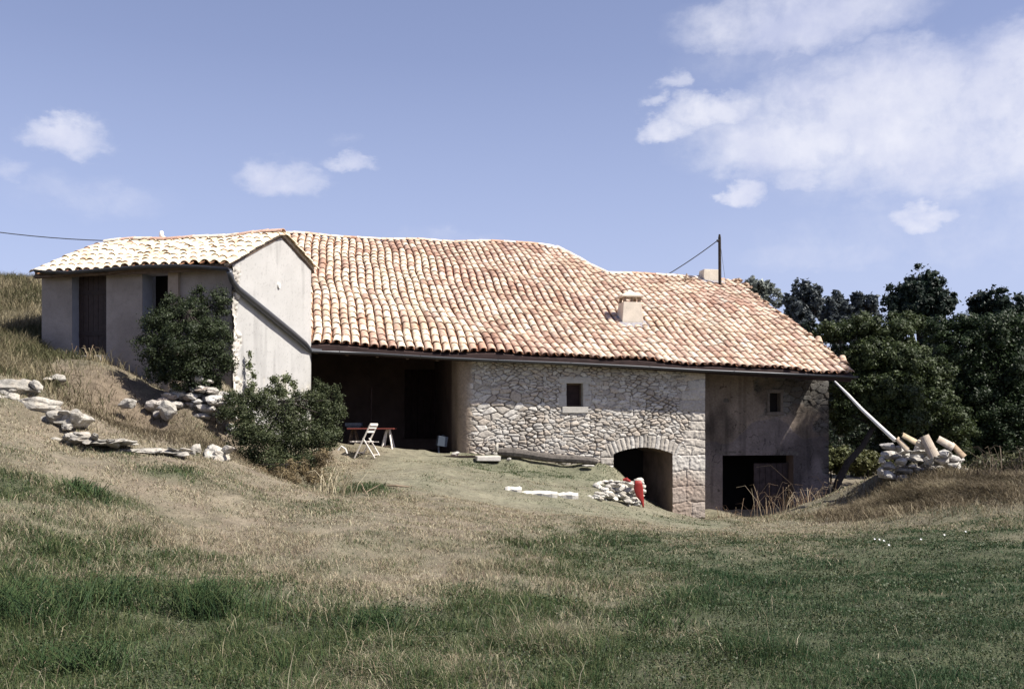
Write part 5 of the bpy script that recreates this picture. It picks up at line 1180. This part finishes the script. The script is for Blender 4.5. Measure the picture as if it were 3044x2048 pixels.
me = np_mesh('grass', np.concatenate(Vs), np.concatenate(Ts), np.concatenate(Qs), np.concatenate(Cs))
tag(link('grass', me, m_grass), 'dry and green meadow grass covering the slope', 'grass', kind='stuff')
# low leafy ground cover (clover, dock, plantain) in the green patches
Vs = []; Cs = []
for (n, y0, y1, lf, sd_) in ((120000, 4.8, 9, .009, 1), (90000, 9, 16, .013, 2), (30000, 16, 25, .016, 3)):
    x, y, r_ = scatter(n, y0, y1, 700 + sd_, .85); g = greenness(x, y); pt_ = fbm(x * 2.6, y * 2.6, 411, 3)
    k = (r_.uniform(size=n) < sstep(.35, .85, g) * (.25 + .75 * sstep(.45, .6, pt_))) & ~(in_main(x, y, -.1) | in_annex(x, y, -.05)); x = x[k]; y = y[k]; m = len(x); pt_ = pt_[k]
    z = gz(x, y) + r_.uniform(.01, .09, m) * (.5 + pt_); nn_ = np.c_[r_.normal(size=m) * 1.1, r_.normal(size=m) * 1.1, np.ones(m)]
    Vs.append(leaves(np.c_[x, y, z], nn_, lf * r_.uniform(.5, 1.5, m), .6, r_)); c = np.array([.042, .058, .025]) * r_.uniform(.7, 1.45, (m, 1)) + np.array([.02, .012, 0]) * (r_.uniform(size=(m, 1)) < .2); Cs.append(np.repeat(c, 4, 0))
V = np.concatenate(Vs)
tag(link('ground_cover', np_mesh('ground_cover', V, quads=np.arange(len(V)).reshape(-1, 4), col=np.concatenate(Cs)), m_leaf), 'low leafy clover and weeds among the green grass', 'ground cover', kind='stuff')
# tall dry grass: left hill, right bank
def grass_patch(name, label, pts, n, h, w_, cols, seed, lean=(.2, .9), kind='stuff', cat='grass', group=None):
    r_ = np.random.default_rng(seed); X = []; Y = []
    for (px, D, rx, ry, k) in pts:
        cx = (px - CX) / F * D; m = int(n * k); X.append(cx + r_.normal(size=m) * rx); Y.append(D + r_.normal(size=m) * ry)
    x = np.concatenate(X); y = np.concatenate(Y); keep = ~(in_main(x, y, -.15) | in_annex(x, y, -.2)) & (r_.uniform(size=len(x)) > bare(x, y) * .93); x = x[keep]; y = y[keep]; m = len(x); cols = np.array(cols)
    cn = fbm(x * 1.2, y * 1.2, seed, 3); hh = h * r_.uniform(.4, 1.3, m) * (.6 + .8 * cn)
    col = cols[np.clip(((cn - .3) * 2.2 * len(cols) + r_.normal(size=m) * .9).astype(int), 0, len(cols) - 1)] * r_.uniform(.75, 1.2, (m, 1))
    V, T, Q, C = blades(x, y, gz(x, y) - .02, hh, w_ * r_.uniform(.6, 1.3, m), r_.uniform(lean[0], lean[1], m), col, seed)
    o = link(name, np_mesh(name, V, T, Q, C), m_grass); tag(o, label, cat, group, kind)
hillc = [(.09, .09, .045), (.16, .14, .08), (.24, .20, .125), (.30, .26, .17)]
grass_patch('tall_dry_grass', 'tall straw coloured grass on the hillside left of the cottage', [(30, 26, 1.6, 1.8, .25), (60, 23, 1.3, 1.4, .25), (40, 20.5, 1.0, 1.3, .2), (90, 19, .8, 1.0, .15), (-100, 24, 2, 3, .15)], 46000, .34, .014, hillc, 301)
bankc = [(.085, .068, .042), (.155, .125, .08), (.21, .17, .115), (.27, .23, .15)]
grass_patch('bank_dry_grass', 'matted brown dry grass on the bank below the dry stone wall', [(2700, 20.8, .9, .9, .3), (2850, 20.5, .9, 1.0, .3), (2980, 20, .8, 1.2, .25), (2620, 21.5, .5, .6, .15)], 34000, .26, .013, bankc, 303, (.5, 1.4))
grass_patch('earth_bank_grass', 'sparse brown dry grass on the earth bank under the cottage', [(360, 18.0, .9, .7, .4), (250, 19.2, .8, .6, .3), (560, 17.8, .8, .5, .3)], 14000, .16, .011, bankc, 305, (.3, 1.2))
# weeds before the stable door and in the meadow
def stems(name, label, base_px, D, spread, n, h, cols, seed, lean=.35, group=None, w_=.008, cat='weeds'):
    r_ = random.Random(seed); b = gpt(base_px, D); mb = MB()
    for k in range(n):
        p = b + Vector((r_.gauss(0, spread), r_.gauss(0, spread * .5), -.03)); p.z = gz1(p.x, p.y) - .02; a = r_.uniform(0, 6.28); hh = h * r_.uniform(.4, 1.1); l = lean * r_.uniform(.2, 1.3) * hh
        q = p + Vector((math.cos(a) * l * .3, math.sin(a) * l * .3, hh * .5)); t = p + Vector((math.cos(a) * l, math.sin(a) * l, hh * .95)); t2 = t + Vector((math.cos(a) * l * .5, math.sin(a) * l * .5, -.05 * hh))
        mb.tube([p, q, t, t2], [w_, w_ * .9, w_ * .6, w_ * .3], 3, r_.choice(cols), cap=False)
    o = mb.build(name, m_grass); tag(o, label, cat, group); return o
wc = [(.42, .33, .22), (.34, .24, .16), (.50, .42, .30), (.25, .17, .11)]
stems('tall_weeds', 'tall bent dry weeds in front of the dark stable doorway', 2290, 24.6, .34, 30, 1.0, wc, 1, .6, None, .0055)
stems('tall_weeds', 'low dry weeds right of the dark stable doorway by the house corner', 2390, 25.6, .35, 60, .55, wc, 2, .5)
stems('tall_weeds', 'few pale weeds at the left side of the stable doorway', 2170, 25.6, .16, 16, .5, wc, 3, .5)
stems('tall_weeds', 'wispy dry stalks at the right edge of the loose green shrub', 985, 17.6, .2, 40, .5, [(.50, .44, .31), (.42, .36, .24)], 4, .6)
stems('tall_weeds', 'dry stalks growing in the threshold of the brown cottage door', 262, 20.7, .22, 26, .35, wc, 5, .4)
stems('tall_weeds', 'straggly dead twigs on the bank right of the dry stone wall', 2960, 21.2, .5, 60, .75, [(.20, .16, .11), (.14, .11, .08)], 6, .7)
for i, (px, D, sp, n, h, lab) in enumerate([(620, 8.6, .20, 340, .38, 'tall dark green grass tuft left of centre in the foreground'), (60, 8.0, .28, 380, .34, 'broad green tuft at the lower left edge'), (330, 8.6, .22, 260, .30, 'green tuft between the left edge tuft and the tall tuft'), (250, 7.0, .22, 300, .24, 'blue green tuft in the bottom left corner'), (1110, 7.8, .14, 220, .22, 'round green tuft at the bottom near the middle'), (250, 12.5, .12, 120, .24, 'small dark green tuft in the left middle distance'), (1950, 8.2, .14, 110, .22, 'broad leaved green tuft in the lower right part'), (1090, 18.4, .22, 120, .16, 'fresh green tuft on the terrace right of the loose shrub')]):
    gc = [(.045, .080, .030), (.06, .10, .038), (.035, .065, .030), (.09, .12, .05)]
    stems('grass_tuft', lab, px, D, sp, n, h, gc, 400 + i, .6, 'green grass tufts in the meadow', .004 if D < 10 else .007, 'grass tuft')
# white flowers at right
for i, (px, py) in enumerate([(2598, 1652), (2612, 1650), (2625, 1668), (2735, 1664), (2805, 1645), (2868, 1638), (2640, 1678)]):
    D = 15.2 - (py - 1640) * .03; b = gpt(px, D); root = empty('white_flower', b, 'tiny white daisy in the green grass right of the house', 'flower', 'white flowers in the green grass')
    m = MB(); m.tube([b, b + Vector((.01, 0, .10))], .003, 4, (.06, .09, .03)); m.build('stem', m_grass, root)
    m = MB(); c = b + Vector((.01, 0, .105)); vs = [c] + [c + Vector((math.cos(t) * .017 * (1 if k % 2 else .6), -.012 + math.sin(t) * .012, math.sin(t) * .014 * (1 if k % 2 else .6))) for k, t in enumerate(np.linspace(0, 2 * math.pi, 17)[:-1])]
    m.add(vs, [(0, k, k % 16 + 1) for k in range(1, 17)]); m.build('petals', m_petal, root)
# fallen stick on the terrace
mbx = MB(); a = gpt(1150, 18.8, .04); mbx.tube([a, a + Vector((.2, -.1, .0)), a + Vector((.45, -.15, -.02))], [.02, .025, .012], 6); tag(mbx.build('fallen_stick', m_stick), 'reddish fallen stick on the pale terrace grass', 'stick')
mbx = MB(); a = gpt(1092, 17.8, .03); mbx.tube([a, a + Vector((-.08, .1, .1)), a + Vector((-.14, .25, .2))], [.009, .007, .004], 6); mbx.tube([a + Vector((-.02, .05, .05)), a + Vector((.1, .15, .12)), a + Vector((.2, .25, .18))], [.006, .005, .003], 6); tag(mbx.build('dead_branch', m_stick), 'forked pale dead branch standing in the terrace grass', 'branch')

# ------------------------------------------------------------------ light haze: only put into the far tree leaf colours
